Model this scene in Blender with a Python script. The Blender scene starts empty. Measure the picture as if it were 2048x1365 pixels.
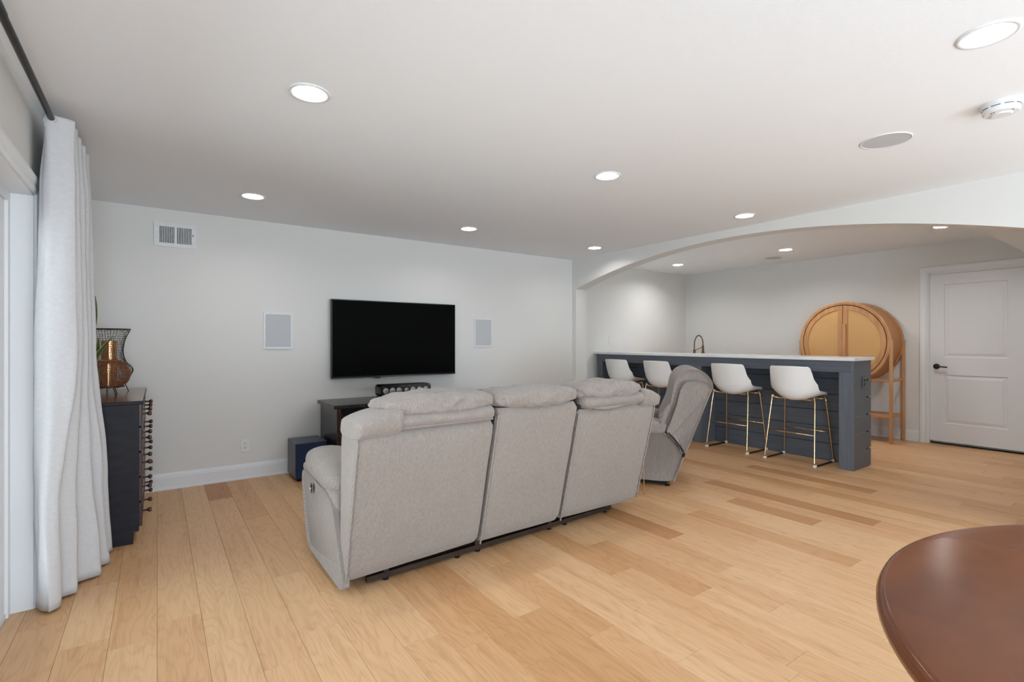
import bpy, bmesh, math, random
from mathutils import Vector, Matrix, noise
R = math.radians
PI = math.pi
rnd = random.Random(7)
S = bpy.context.scene
C = S.collection

# ------------------------------------------------------------------ camera
cam_d = bpy.data.cameras.new('camera')
cam = bpy.data.objects.new('camera', cam_d)
C.objects.link(cam)
cam.location = (0, 0, 1.23)
cam.rotation_euler = (R(90), 0, -0.6159)
cam_d.sensor_width = 36
cam_d.lens = 1002.1 / 2048 * 36
cam_d.shift_y = 1.3 / 2048
cam_d.clip_start = 0.02
S.camera = cam

# ------------------------------------------------------------------ world, light, exposure
SKY = 5.6
LAMP = 140.0
LAMP_ALCOVE = 380.0
w = bpy.data.worlds.new('sky')
S.world = w
w.use_nodes = True
bg = w.node_tree.nodes['Background']
bg.inputs[0].default_value = (0.86, 0.94, 1.0, 1)
bg.inputs[1].default_value = SKY
S.view_settings.view_transform = 'Standard'
S.view_settings.look = 'None'
S.view_settings.gamma = 1
S.view_settings.use_curve_mapping = False
S.view_settings.exposure = 0.0

def portal(name, loc, rot, sx, sy):
    l = bpy.data.lights.new(name, 'AREA')
    l.shape = 'RECTANGLE'
    l.size, l.size_y = sx, sy
    l.cycles.is_portal = True
    o = bpy.data.objects.new(name, l)
    o.location = loc
    o.rotation_euler = rot
    C.objects.link(o)
portal('patio_portal', (-0.70, 1.73, 0.98), (0, R(-90), 0), 1.9, 2.75)
portal('rear_portal', (-0.70, -1.75, 1.05), (0, R(-90), 0), 1.9, 2.3)
portal('back_portal', (2.6, -3.42, 1.25), (R(90), 0, 0), 3.4, 1.9)

def bounce_fill(name, loc, rot, size, power):
    # added fill light, unseen behind the camera, aimed at the ceiling
    l = bpy.data.lights.new(name, 'AREA')
    l.shape = 'DISK'
    l.size = size
    l.energy = power
    l.color = (0.75, 0.875, 1.0)
    o = bpy.data.objects.new(name, l)
    o.location = loc
    o.rotation_euler = rot
    C.objects.link(o)
bounce_fill('bounce_fill', (0.0, -1.9, 0.9), (R(180 - 60), 0, R(-34)), 1.2, 92)
bounce_fill('bounce_fill', (3.4, -2.5, 0.7), (R(180 - 56), 0, R(2)), 1.4, 54)

# ------------------------------------------------------------------ colour and material helpers
def lin(c):
    c = c / 255
    return c / 12.92 if c <= 0.04045 else ((c + 0.055) / 1.055) ** 2.4
def rgb(r, g, b):
    return (lin(r), lin(g), lin(b), 1)

def mat(name, col, rough=0.6, metal=0.0, spec=0.5, col2=None, scale=8.0, stretch=(1, 1, 1), detail=4, bump=0.0,
        bscale=60.0, bstretch=None, coat=0.0, mixlo=0.35, mixhi=0.65, world_co=False):
    m = bpy.data.materials.new(name)
    m.use_nodes = True
    nt = m.node_tree
    N, L = nt.nodes, nt.links
    b = N['Principled BSDF']
    b.inputs['Base Color'].default_value = col
    b.inputs['Roughness'].default_value = rough
    b.inputs['Metallic'].default_value = metal
    b.inputs['Specular IOR Level'].default_value = spec
    b.inputs['Coat Weight'].default_value = coat
    b.inputs['Coat Roughness'].default_value = 0.15
    tc = N.new('ShaderNodeTexCoord')
    co = tc.outputs['Object']
    if world_co:
        g = N.new('ShaderNodeNewGeometry')
        co = g.outputs['Position']
    def mapped(st):
        mp = N.new('ShaderNodeMapping')
        mp.inputs['Scale'].default_value = st
        L.new(co, mp.inputs['Vector'])
        return mp.outputs[0]
    if col2 is not None:
        n = N.new('ShaderNodeTexNoise')
        n.inputs['Scale'].default_value = scale
        n.inputs['Detail'].default_value = detail
        L.new(mapped(stretch), n.inputs['Vector'])
        cr = N.new('ShaderNodeValToRGB')
        cr.color_ramp.elements[0].position = mixlo
        cr.color_ramp.elements[1].position = mixhi
        cr.color_ramp.elements[0].color = col
        cr.color_ramp.elements[1].color = col2
        L.new(n.outputs['Fac'], cr.inputs[0])
        L.new(cr.outputs[0], b.inputs['Base Color'])
    if bump:
        n2 = N.new('ShaderNodeTexNoise')
        n2.inputs['Scale'].default_value = bscale
        n2.inputs['Detail'].default_value = 3
        L.new(mapped(bstretch or (1, 1, 1)), n2.inputs['Vector'])
        bp = N.new('ShaderNodeBump')
        bp.inputs['Strength'].default_value = bump
        bp.inputs['Distance'].default_value = 0.004
        L.new(n2.outputs['Fac'], bp.inputs['Height'])
        L.new(bp.outputs[0], b.inputs['Normal'])
    return m

def emit(name, col, strength):
    m = bpy.data.materials.new(name)
    m.use_nodes = True
    nt = m.node_tree
    nt.nodes.remove(nt.nodes['Principled BSDF'])
    e = nt.nodes.new('ShaderNodeEmission')
    e.inputs[0].default_value = col
    e.inputs[1].default_value = strength
    nt.links.new(e.outputs[0], nt.nodes['Material Output'].inputs[0])
    return m

def wood_floor():
    m = bpy.data.materials.new('oak_plank')
    m.use_nodes = True
    nt = m.node_tree
    N, L = nt.nodes, nt.links
    b = N['Principled BSDF']
    g = N.new('ShaderNodeNewGeometry')
    oi = N.new('ShaderNodeObjectInfo')
    sc = N.new('ShaderNodeVectorMath'); sc.operation = 'SCALE'
    cmb = N.new('ShaderNodeCombineXYZ')
    L.new(oi.outputs['Random'], cmb.inputs[0]); L.new(oi.outputs['Random'], cmb.inputs[1]); L.new(oi.outputs['Random'], cmb.inputs[2])
    L.new(cmb.outputs[0], sc.inputs[0]); sc.inputs['Scale'].default_value = 57.0
    add = N.new('ShaderNodeVectorMath'); add.operation = 'ADD'
    L.new(g.outputs['Position'], add.inputs[0]); L.new(sc.outputs[0], add.inputs[1])
    def mp(st):
        q = N.new('ShaderNodeMapping'); q.inputs['Scale'].default_value = st
        L.new(add.outputs[0], q.inputs['Vector']); return q.outputs[0]
    # cathedral grain: distorted bands across the board
    nz = N.new('ShaderNodeTexNoise'); nz.inputs['Scale'].default_value = 1.0; nz.inputs['Detail'].default_value = 2
    L.new(mp((7.0, 1.25, 1)), nz.inputs['Vector'])
    mul = N.new('ShaderNodeMath'); mul.operation = 'MULTIPLY'; mul.inputs[1].default_value = 15.0
    L.new(nz.outputs['Fac'], mul.inputs[0])
    sn = N.new('ShaderNodeMath'); sn.operation = 'PINGPONG'; sn.inputs[1].default_value = 0.5
    L.new(mul.outputs[0], sn.inputs[0])
    # fine pores along the board
    fz = N.new('ShaderNodeTexNoise'); fz.inputs['Scale'].default_value = 1.0; fz.inputs['Detail'].default_value = 5
    L.new(mp((170, 7, 1)), fz.inputs['Vector'])
    # broad streaks
    bz = N.new('ShaderNodeTexNoise'); bz.inputs['Scale'].default_value = 1.0; bz.inputs['Detail'].default_value = 3
    L.new(mp((22, 1.1, 1)), bz.inputs['Vector'])
    # per board tone
    tone = N.new('ShaderNodeValToRGB')
    els = tone.color_ramp.elements
    els[0].position = 0.0; els[0].color = rgb(216, 176, 135)
    els[1].position = 1.0; els[1].color = rgb(170, 119, 76)
    for p, c in ((0.3, rgb(212, 170, 128)), (0.55, rgb(206, 162, 119)), (0.8, rgb(196, 149, 104)), (0.92, rgb(184, 134, 89))):
        e = els.new(p); e.color = c
    L.new(oi.outputs['Alpha'], tone.inputs[0])
    def mixm(a, fac, col, f0, f1):
        rr = N.new('ShaderNodeMapRange')
        rr.inputs[1].default_value = f0; rr.inputs[2].default_value = f1
        L.new(fac, rr.inputs[0])
        mx = N.new('ShaderNodeMix'); mx.data_type = 'RGBA'; mx.blend_type = 'MULTIPLY'
        L.new(rr.outputs[0], mx.inputs['Factor'])
        L.new(a, mx.inputs['A']); mx.inputs['B'].default_value = col
        return mx.outputs['Result']
    o = mixm(tone.outputs[0], sn.outputs[0], (0.90, 0.865, 0.82, 1), 0.25, 0.55)
    o = mixm(o, fz.outputs['Fac'], (0.86, 0.83, 0.78, 1), 0.50, 0.75)
    o = mixm(o, bz.outputs['Fac'], (0.80, 0.74, 0.66, 1), 0.50, 0.85)
    # rare dark mineral streaks
    kz = N.new('ShaderNodeTexNoise'); kz.inputs['Scale'].default_value = 1.0; kz.inputs['Detail'].default_value = 1
    L.new(mp((48, 4.5, 1)), kz.inputs['Vector'])
    o = mixm(o, kz.outputs['Fac'], (0.45, 0.36, 0.28, 1), 0.775, 0.84)
    L.new(o, b.inputs['Base Color'])
    b.inputs['Roughness'].default_value = 0.42
    b.inputs['Specular IOR Level'].default_value = 0.35
    bp = N.new('ShaderNodeBump'); bp.inputs['Strength'].default_value = 0.12; bp.inputs['Distance'].default_value = 0.002
    L.new(fz.outputs['Fac'], bp.inputs['Height']); L.new(bp.outputs[0], b.inputs['Normal'])
    return m

def fabric(name, c1, c2, ribs=230.0):
    """corduroy-like upholstery: mottled pile with fine vertical ribs"""
    m = bpy.data.materials.new(name)
    m.use_nodes = True
    nt = m.node_tree
    N, L = nt.nodes, nt.links
    b = N['Principled BSDF']
    tc = N.new('ShaderNodeTexCoord')
    def mp(st):
        q = N.new('ShaderNodeMapping'); q.inputs['Scale'].default_value = st
        L.new(tc.outputs['Object'], q.inputs['Vector']); return q.outputs[0]
    n = N.new('ShaderNodeTexNoise'); n.inputs['Scale'].default_value = 1; n.inputs['Detail'].default_value = 6
    n.inputs['Roughness'].default_value = 0.7
    L.new(mp((75, 75, 42)), n.inputs['Vector'])
    cr = N.new('ShaderNodeValToRGB')
    cr.color_ramp.elements[0].position = 0.30; cr.color_ramp.elements[0].color = c2
    cr.color_ramp.elements[1].position = 0.70; cr.color_ramp.elements[1].color = c1
    L.new(n.outputs['Fac'], cr.inputs[0])
    # slubs: broken ribs
    s = N.new('ShaderNodeTexNoise'); s.inputs['Scale'].default_value = 1; s.inputs['Detail'].default_value = 2
    L.new(mp((ribs, ribs, 22)), s.inputs['Vector'])
    mx = N.new('ShaderNodeMix'); mx.data_type = 'RGBA'; mx.blend_type = 'MULTIPLY'
    rr = N.new('ShaderNodeMapRange'); rr.inputs[1].default_value = 0.42; rr.inputs[2].default_value = 0.70
    L.new(s.outputs['Fac'], rr.inputs[0]); L.new(rr.outputs[0], mx.inputs['Factor'])
    L.new(cr.outputs[0], mx.inputs['A']); mx.inputs['B'].default_value = (0.80, 0.79, 0.78, 1)
    L.new(mx.outputs['Result'], b.inputs['Base Color'])
    sx = N.new('ShaderNodeSeparateXYZ'); L.new(tc.outputs['Object'], sx.inputs[0])
    ad = N.new('ShaderNodeMath'); ad.operation = 'ADD'; L.new(sx.outputs[0], ad.inputs[0]); L.new(sx.outputs[1], ad.inputs[1])
    jit = N.new('ShaderNodeMath'); jit.operation = 'MULTIPLY_ADD'; jit.inputs[1].default_value = 0.006
    L.new(n.outputs['Fac'], jit.inputs[0]); L.new(ad.outputs[0], jit.inputs[2])
    fq = N.new('ShaderNodeMath'); fq.operation = 'MULTIPLY'; fq.inputs[1].default_value = 2 * PI / 0.0078; L.new(jit.outputs[0], fq.inputs[0])
    sn = N.new('ShaderNodeMath'); sn.operation = 'SINE'; L.new(fq.outputs[0], sn.inputs[0])
    rb = N.new('ShaderNodeMapRange'); rb.inputs[1].default_value = 0.1; rb.inputs[2].default_value = -1.0; rb.inputs[4].default_value = 0.55
    L.new(sn.outputs[0], rb.inputs[0])
    m2 = N.new('ShaderNodeMix'); m2.data_type = 'RGBA'; m2.blend_type = 'MULTIPLY'
    L.new(rb.outputs[0], m2.inputs['Factor']); L.new(mx.outputs['Result'], m2.inputs['A']); m2.inputs['B'].default_value = (0.74, 0.73, 0.72, 1)
    L.new(m2.outputs['Result'], b.inputs['Base Color'])
    hh = N.new('ShaderNodeMath'); hh.operation = 'MULTIPLY_ADD'; hh.inputs[1].default_value = 0.25
    L.new(sn.outputs[0], hh.inputs[0]); L.new(s.outputs['Fac'], hh.inputs[2])
    bp = N.new('ShaderNodeBump'); bp.inputs['Strength'].default_value = 0.45; bp.inputs['Distance'].default_value = 0.003
    L.new(hh.outputs[0], bp.inputs['Height']); L.new(bp.outputs[0], b.inputs['Normal'])
    b.inputs['Roughness'].default_value = 0.95
    b.inputs['Specular IOR Level'].default_value = 0.15
    b.inputs['Sheen Weight'].default_value = 0.25
    return m

def cane():
    """open rattan cane: a fine grid of small dark holes"""
    m = bpy.data.materials.new('woven_cane')
    m.use_nodes = True
    nt = m.node_tree
    N, L = nt.nodes, nt.links
    b = N['Principled BSDF']
    tc = N.new('ShaderNodeTexCoord')
    sp = N.new('ShaderNodeSeparateXYZ'); L.new(tc.outputs['Object'], sp.inputs[0])
    def hole(out):
        a = N.new('ShaderNodeMath'); a.operation = 'MULTIPLY'; a.inputs[1].default_value = 72.0; L.new(out, a.inputs[0])
        f = N.new('ShaderNodeMath'); f.operation = 'FRACT'; L.new(a.outputs[0], f.inputs[0])
        c = N.new('ShaderNodeMath'); c.operation = 'LESS_THAN'; c.inputs[1].default_value = 0.42; L.new(f.outputs[0], c.inputs[0])
        return c.outputs[0]
    h = N.new('ShaderNodeMath'); h.operation = 'MULTIPLY'
    L.new(hole(sp.outputs[1]), h.inputs[0]); L.new(hole(sp.outputs[2]), h.inputs[1])
    n = N.new('ShaderNodeTexNoise'); n.inputs['Scale'].default_value = 7
    L.new(tc.outputs['Object'], n.inputs['Vector'])
    cr = N.new('ShaderNodeValToRGB')
    cr.color_ramp.elements[0].color = rgb(212, 164, 104); cr.color_ramp.elements[1].color = rgb(224, 178, 118)
    L.new(n.outputs['Fac'], cr.inputs[0])
    mx = N.new('ShaderNodeMix'); mx.data_type = 'RGBA'
    L.new(h.outputs[0], mx.inputs['Factor']); L.new(cr.outputs[0], mx.inputs['A']); mx.inputs['B'].default_value = rgb(132, 84, 42)
    L.new(mx.outputs['Result'], b.inputs['Base Color'])
    b.inputs['Roughness'].default_value = 0.55
    return m

M = {}
M['wall'] = mat('wall_paint', rgb(220, 219, 216), 0.75, spec=0.25, bump=0.05, bscale=180, world_co=True)
M['ceil'] = mat('ceiling_paint', rgb(238, 241, 244), 0.9, spec=0.1, bump=0.22, bscale=130, world_co=True)
M['trim'] = mat('white_trim_paint', rgb(226, 228, 230), 0.4, spec=0.4, bump=0.02, bscale=40)
M['door'] = mat('white_door_paint', rgb(222, 223, 226), 0.45, spec=0.4, bump=0.02, bscale=40)
M['floor'] = wood_floor()
M['sub'] = mat('dark_subfloor', rgb(96, 66, 42), 0.9, col2=rgb(84, 58, 36), scale=9)  # dark brown sub-floor that shows in the plank joints
M['sofa'] = fabric('taupe_upholstery', rgb(157, 148, 142), rgb(145, 136, 130))
M['sofa_dark'] = mat('dark_lining_and_shade', rgb(20, 19, 20), 0.9, col2=rgb(28, 26, 26), scale=30)  # also stands in for shade under the door and behind cabinet doors
M['rail'] = mat('brown_steel_rail', rgb(58, 44, 34), 0.45, 0.3, col2=rgb(40, 30, 24), scale=14)
M['black'] = mat('black_plastic', rgb(18, 18, 20), 0.45, col2=rgb(24, 24, 26), scale=40)
M['gloss'] = mat('gloss_black_cabinet', rgb(12, 13, 17), 0.18, spec=0.5, col2=rgb(16, 17, 22), scale=20)
M['screen'] = mat('dark_screen_glass', rgb(7, 7, 7), 0.5, spec=0.03, col2=rgb(9, 9, 9), scale=2)
M['chrome'] = mat('brushed_metal', rgb(190, 190, 190), 0.3, 1.0, col2=rgb(160, 160, 160), scale=50)
M['cone'] = mat('silver_cone', rgb(178, 174, 168), 0.4, 0.4, col2=rgb(150, 147, 142), scale=60)
M['espresso'] = mat('espresso_wood', rgb(44, 38, 42), 0.25, spec=0.65, col2=rgb(32, 28, 33), scale=3, stretch=(12, 1.2, 12))
M['chest_side'] = mat('dark_navy_stained_wood', rgb(34, 33, 41), 0.5, spec=0.25, col2=rgb(25, 24, 32), scale=3, stretch=(3, 3, 9))
M['espresso_front'] = mat('espresso_front_wood', rgb(66, 34, 28), 0.4, spec=0.5, col2=rgb(40, 22, 20), scale=3, stretch=(1.5, 14, 14))
M['knob'] = mat('turned_knob_wood', rgb(84, 44, 28), 0.3, spec=0.6, col2=rgb(58, 30, 20), scale=40, coat=0.3)
M['slate'] = mat('slate_paint', rgb(90, 95, 103), 0.42, spec=0.45, col2=rgb(80, 86, 95), scale=2.5, stretch=(18, 1, 18), bump=0.05, bscale=30, bstretch=(6, 1, 6))
M['slate_v'] = mat('slate_paint_upright', rgb(98, 104, 112), 0.42, spec=0.45, col2=rgb(90, 96, 105), scale=2.5, stretch=(18, 18, 1), bump=0.05, bscale=30, bstretch=(6, 6, 1))
M['quartz'] = mat('white_quartz', rgb(238, 238, 238), 0.2, spec=0.5, col2=rgb(228, 228, 230), scale=5)
M['leather'] = mat('white_leatherette', rgb(240, 240, 239), 0.45, spec=0.4, col2=rgb(236, 236, 235), scale=5, bump=0.06, bscale=160)
M['brass'] = mat('brushed_brass', rgb(222, 196, 158), 0.22, 1.0, col2=rgb(206, 174, 130), scale=30)
M['cap'] = mat('white_plastic_cap', rgb(236, 230, 224), 0.5, col2=rgb(228, 222, 216), scale=30)
M['oak'] = mat('natural_oak', rgb(200, 150, 104), 0.45, spec=0.4, col2=rgb(182, 130, 86), scale=2.2, stretch=(9, 9, 1.0))
M['oak_h'] = mat('natural_oak_flat', rgb(196, 142, 92), 0.45, spec=0.4, col2=rgb(174, 120, 74), scale=2.2, stretch=(9, 1.0, 9))
M['cane'] = cane()
M['bronze'] = mat('oil_rubbed_bronze', rgb(52, 47, 45), 0.35, 0.8, col2=rgb(40, 36, 34), scale=20)
M['faucet'] = mat('antique_brass_faucet', rgb(120, 92, 66), 0.28, 1.0, col2=rgb(92, 70, 50), scale=40)
M['linen'] = mat('pale_grey_linen', rgb(203, 203, 205), 0.9, spec=0.1, col2=rgb(198, 198, 200), scale=60, stretch=(1, 1, 1.5), bump=0.08, bscale=420)
M['wire'] = mat('dark_woven_wire', rgb(52, 38, 30), 0.6, col2=rgb(36, 26, 20), scale=40)
M['wicker'] = mat('copper_wicker', rgb(150, 92, 56), 0.5, 0.2, col2=rgb(112, 64, 38), scale=40)
M['leaf'] = mat('leaf_green', rgb(62, 82, 34), 0.45, col2=rgb(38, 58, 26), scale=9, stretch=(2, 2, 8))
M['leaf_edge'] = mat('leaf_yellow_edge', rgb(164, 156, 60), 0.45, col2=rgb(140, 136, 52), scale=9)
M['pot'] = mat('grey_ceramic_pot', rgb(120, 116, 112), 0.5, col2=rgb(100, 96, 92), scale=9)
M['soil'] = mat('potting_soil', rgb(52, 38, 28), 0.95, col2=rgb(34, 24, 18), scale=60, bump=0.4, bscale=80)
M['tabletop'] = mat('red_brown_table_top', rgb(126, 71, 38), 0.2, spec=0.25, col2=rgb(84, 44, 24), scale=3.0, stretch=(1, 1.6, 1), detail=3, mixlo=0.2, mixhi=0.8)
M['plate'] = mat('white_plastic_plate', rgb(226, 227, 229), 0.4, col2=rgb(220, 221, 223), scale=30)
M['slot'] = mat('dark_slot', rgb(40, 40, 42), 0.8, col2=rgb(30, 30, 32), scale=30)
M['grille'] = mat('pale_grey_speaker_cloth', rgb(196, 198, 202), 0.9, spec=0.1, col2=rgb(188, 190, 194), scale=300)
M['ground'] = mat('patio_concrete', rgb(218, 217, 214), 0.9, col2=rgb(208, 207, 204), scale=3)
M['lens'] = emit('lamp_lens', (1.0, 0.985, 0.96, 1), LAMP)
M['lens_alcove'] = emit('lamp_lens_alcove', (1.0, 0.985, 0.96, 1), LAMP_ALCOVE)
M['baffle'] = mat('white_lamp_baffle', rgb(240, 240, 238), 0.5, col2=rgb(236, 236, 234), scale=20)
def glass_mat():
    m = bpy.data.materials.new('clear_window_glass')
    m.use_nodes = True
    nt = m.node_tree
    nt.nodes.remove(nt.nodes['Principled BSDF'])
    t = nt.nodes.new('ShaderNodeBsdfTransparent'); t.inputs[0].default_value = (0.94, 0.96, 0.96, 1)
    g = nt.nodes.new('ShaderNodeBsdfGlossy'); g.inputs['Roughness'].default_value = 0.02
    f = nt.nodes.new('ShaderNodeFresnel'); f.inputs[0].default_value = 1.45
    x = nt.nodes.new('ShaderNodeMixShader')
    nt.links.new(f.outputs[0], x.inputs[0]); nt.links.new(t.outputs[0], x.inputs[1]); nt.links.new(g.outputs[0], x.inputs[2])
    nt.links.new(x.outputs[0], nt.nodes['Material Output'].inputs[0])
    return m
M['glass'] = glass_mat()

# ------------------------------------------------------------------ mesh helpers
def new():
    return bmesh.new()

def obj(name, bm, m, parent=None, smooth=False, auto=None, loc=None):
    bmesh.ops.recalc_face_normals(bm, faces=bm.faces)
    me = bpy.data.meshes.new(name)
    bm.to_mesh(me)
    bm.free()
    for mm in (m if isinstance(m, (list, tuple)) else [m]):
        me.materials.append(mm)
    if smooth:
        me.polygons.foreach_set('use_smooth', [len(p_.vertices) <= 8 for p_ in me.polygons])
        if auto:
            me.set_sharp_from_angle(angle=R(auto))
    o = bpy.data.objects.new(name, me)
    C.objects.link(o)
    if parent is not None:
        o.parent = parent
    if loc:
        o.location = loc
    return o

def box(bm, x0, x1, y0, y1, z0, z1, bev=0.0, seg=2, mtx=None):
    r = bmesh.ops.create_cube(bm, size=1)
    vs = r['verts']
    for v in vs:
        v.co = Vector(((x0 + x1) / 2 + v.co.x * (x1 - x0), (y0 + y1) / 2 + v.co.y * (y1 - y0), (z0 + z1) / 2 + v.co.z * (z1 - z0)))
    if bev:
        es = list({e for v in vs for e in v.link_edges})
        q = bmesh.ops.bevel(bm, geom=es, offset=bev, segments=seg, affect='EDGES', profile=0.5)
        vs = list({v for f in q['faces'] for v in f.verts} | {v for v in vs if v.is_valid})
    if mtx:
        for v in vs:
            v.co = mtx @ v.co
    return vs

def bx(*a, **k):
    bm = new(); box(bm, *a, **k); return bm

def tube(bm, pts, r, n=8, closed=False, cap=True):
    pts = [Vector(p) for p in pts]
    rings = []
    L = len(pts)
    up = None
    for i, p in enumerate(pts):
        if closed:
            d = pts[(i + 1) % L] - pts[i - 1]
        else:
            d = pts[min(i + 1, L - 1)] - pts[max(i - 1, 0)]
        d.normalize()
        if up is None:
            a = Vector((0, 0, 1)) if abs(d.z) < 0.9 else Vector((1, 0, 0))
            up = d.cross(a).normalized()
        else:
            up = (up - d * up.dot(d)).normalized()
        q = d.cross(up)
        rr = r[i] if isinstance(r, (list, tuple)) else r
        rings.append([bm.verts.new(p + (up * math.cos(2 * PI * k / n) + q * math.sin(2 * PI * k / n)) * rr) for k in range(n)])
    for i in range(L if closed else L - 1):
        a, b = rings[i], rings[(i + 1) % L]
        for k in range(n):
            bm.faces.new((a[k], a[(k + 1) % n], b[(k + 1) % n], b[k]))
    if cap and not closed:
        bm.faces.new(rings[0][::-1]); bm.faces.new(rings[-1])

def tb(pts, r, n=8, **k):
    bm = new(); tube(bm, pts, r, n, **k); return bm

def smooth_path(pts, n=6, closed=False):
    pts = [Vector(p) for p in pts]
    out = []
    L = len(pts)
    rng = range(L) if closed else range(L - 1)
    for i in rng:
        if closed:
            p0, p1, p2, p3 = pts[i - 1], pts[i], pts[(i + 1) % L], pts[(i + 2) % L]
        else:
            p0, p1, p2, p3 = pts[max(i - 1, 0)], pts[i], pts[i + 1], pts[min(i + 2, L - 1)]
        for k in range(n):
            t = k / n
            out.append(0.5 * ((2 * p1) + (-p0 + p2) * t + (2 * p0 - 5 * p1 + 4 * p2 - p3) * t * t + (-p0 + 3 * p1 - 3 * p2 + p3) * t ** 3))
    if not closed:
        out.append(pts[-1])
    return out

def lathe(bm, prof, n=32, axis='Z', mtx=None, closed=False):
    rings = []
    for r, h in prof:
        if r < 1e-6:
            rings.append([bm.verts.new((0, 0, h))])
        else:
            rings.append([bm.verts.new((r * math.cos(2 * PI * k / n), r * math.sin(2 * PI * k / n), h)) for k in range(n)])
    seq = list(range(len(rings) - 1))
    pairs = [(rings[i], rings[i + 1]) for i in seq]
    if closed:
        pairs.append((rings[-1], rings[0]))
    for a, b in pairs:
        if len(a) == 1 and len(b) == 1:
            continue
        for k in range(n):
            k2 = (k + 1) % n
            if len(a) == 1:
                bm.faces.new((a[0], b[k2], b[k]))
            elif len(b) == 1:
                bm.faces.new((a[k], a[k2], b[0]))
            else:
                bm.faces.new((a[k], a[k2], b[k2], b[k]))
    if axis == 'X':
        m2 = Matrix.Rotation(R(90), 4, 'Y')
    elif axis == 'Y':
        m2 = Matrix.Rotation(R(-90), 4, 'X')
    else:
        m2 = Matrix()
    vs = [v for rg in rings for v in rg]
    for v in vs:
        v.co = m2 @ v.co
        if mtx:
            v.co = mtx @ v.co
    return vs

def prism(bm, poly, a, b, plane='XZ'):
    """extrude a 2D polygon between two depths along the third axis"""
    def P(u, v, d):
        return {'XZ': (u, d, v), 'YZ': (d, u, v), 'XY': (u, v, d)}[plane]
    A = [bm.verts.new(P(u, v, a)) for u, v in poly]
    B = [bm.verts.new(P(u, v, b)) for u, v in poly]
    n = len(poly)
    bm.faces.new(A); bm.faces.new(B[::-1])
    for i in range(n):
        j = (i + 1) % n
        bm.faces.new((A[i], B[i], B[j], A[j]))
    return A + B

def loft(bm, rings, cap=True):
    rv = [[bm.verts.new(p) for p in r] for r in rings]
    n = len(rv[0])
    for a, b in zip(rv, rv[1:]):
        for k in range(n):
            bm.faces.new((a[k], a[(k + 1) % n], b[(k + 1) % n], b[k]))
    if cap:
        bm.faces.new(rv[0][::-1]); bm.faces.new(rv[-1])
    return rv

def rrect(x0, x1, y0, y1, r, n=4):
    """rounded rectangle outline (counter-clockwise)"""
    r = min(r, (x1 - x0) / 2 - 1e-4, (y1 - y0) / 2 - 1e-4)
    out = []
    for cx, cy, a0 in ((x1 - r, y1 - r, 0), (x0 + r, y1 - r, 90), (x0 + r, y0 + r, 180), (x1 - r, y0 + r, 270)):
        for k in range(n + 1):
            a = R(a0 + 90 * k / n)
            out.append((cx + r * math.cos(a), cy + r * math.sin(a)))
    return out

def puff(bm, cx, cy, cz, sx, sy, sz, n=14, p=3.2, wr=0.0, fr=9.0, seed=0.0, mtx=None, fold=None):
    """soft cushion: cube sphere pushed to a superellipsoid, with wrinkle noise"""
    q = new()
    bmesh.ops.create_cube(q, size=2)
    bmesh.ops.subdivide_edges(q, edges=q.edges[:], cuts=n, use_grid_fill=True)
    q.normal_update()
    mp = {}
    for v in q.verts:
        c = v.co
        # even out the cube-sphere spacing
        c = Vector((math.tan(c.x * PI / 4), math.tan(c.y * PI / 4), math.tan(c.z * PI / 4)))
        k = (abs(c.x) ** p + abs(c.y) ** p + abs(c.z) ** p) ** (1 / p)
        u = c / k
        P = Vector((u.x * sx / 2, u.y * sy / 2, u.z * sz / 2))
        if wr:
            d = P.normalized()
            s3 = Vector((P.x * fr, P.y * fr, P.z * fr)) + Vector((seed, seed * 1.7, seed * 0.3))
            h = noise.fractal(s3, 1.0, 2.1, 3)
            ridge = 1 - abs(noise.noise(s3 * 1.4 + Vector((5, 2, 9)))) * 2
            P += d * (wr * (0.9 * h + 0.5 * ridge))
        if fold:
            P = fold(P)
        P = P + Vector((cx, cy, cz))
        if mtx:
            P = mtx @ P
        mp[v.index] = bm.verts.new(P)
    for f in q.faces:
        bm.faces.new([mp[v.index] for v in f.verts])
    q.free()

def side_loft(prof, x0, x1, m, name, parent, round_=0.03, seg=4, n=5, closed=True):
    P = smooth_path([(0, s, z) for s, z in prof], n, closed=True)
    K = len(P)
    area = sum(P[i].y * P[(i + 1) % K].z - P[(i + 1) % K].y * P[i].z for i in range(K))
    sg = 1 if area > 0 else -1
    nr = []
    for i in range(K):
        d = P[(i + 1) % K] - P[i - 1]
        nr.append(Vector((0, d.z, -d.y)).normalized() * sg)
    def rg(x, inset):
        return [Vector((x, p.y - q.y * inset, p.z - q.z * inset)) for p, q in zip(P, nr)]
    bm = new()
    rings = []
    for k in range(seg + 1):
        a = PI / 2 * k / seg
        rings.append(rg(x0 + round_ * (1 - math.cos(PI / 2 - a)), round_ * (1 - math.sin(a))))
    for k in range(seg, -1, -1):
        a = PI / 2 * k / seg
        rings.append(rg(x1 - round_ * (1 - math.cos(PI / 2 - a)), round_ * (1 - math.sin(a))))
    rings = [[Vector((x0 + round_ * (1 - math.sin(PI / 2 * k / seg)), v.y, v.z)) for v in rg(0, round_ * (1 - math.cos(PI / 2 * (1 - k / seg) )) )] for k in range(0)] + rings
    loft(bm, rings)
    return obj(name, bm, m, parent, smooth=True, auto=60)

def tag(o, label=None, cat=None, group=None, kind=None):
    if label: o['label'] = label
    if cat: o['category'] = cat
    if group: o['group'] = group
    if kind: o['kind'] = kind
    return o

def thing(name, label, cat, loc=(0, 0, 0), rz=0.0, group=None):
    o = bpy.data.objects.new(name, None)
    o.empty_display_size = 0.1
    C.objects.link(o)
    o.location = loc
    o.rotation_euler = (0, 0, rz)
    return tag(o, label, cat, group)

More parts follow.
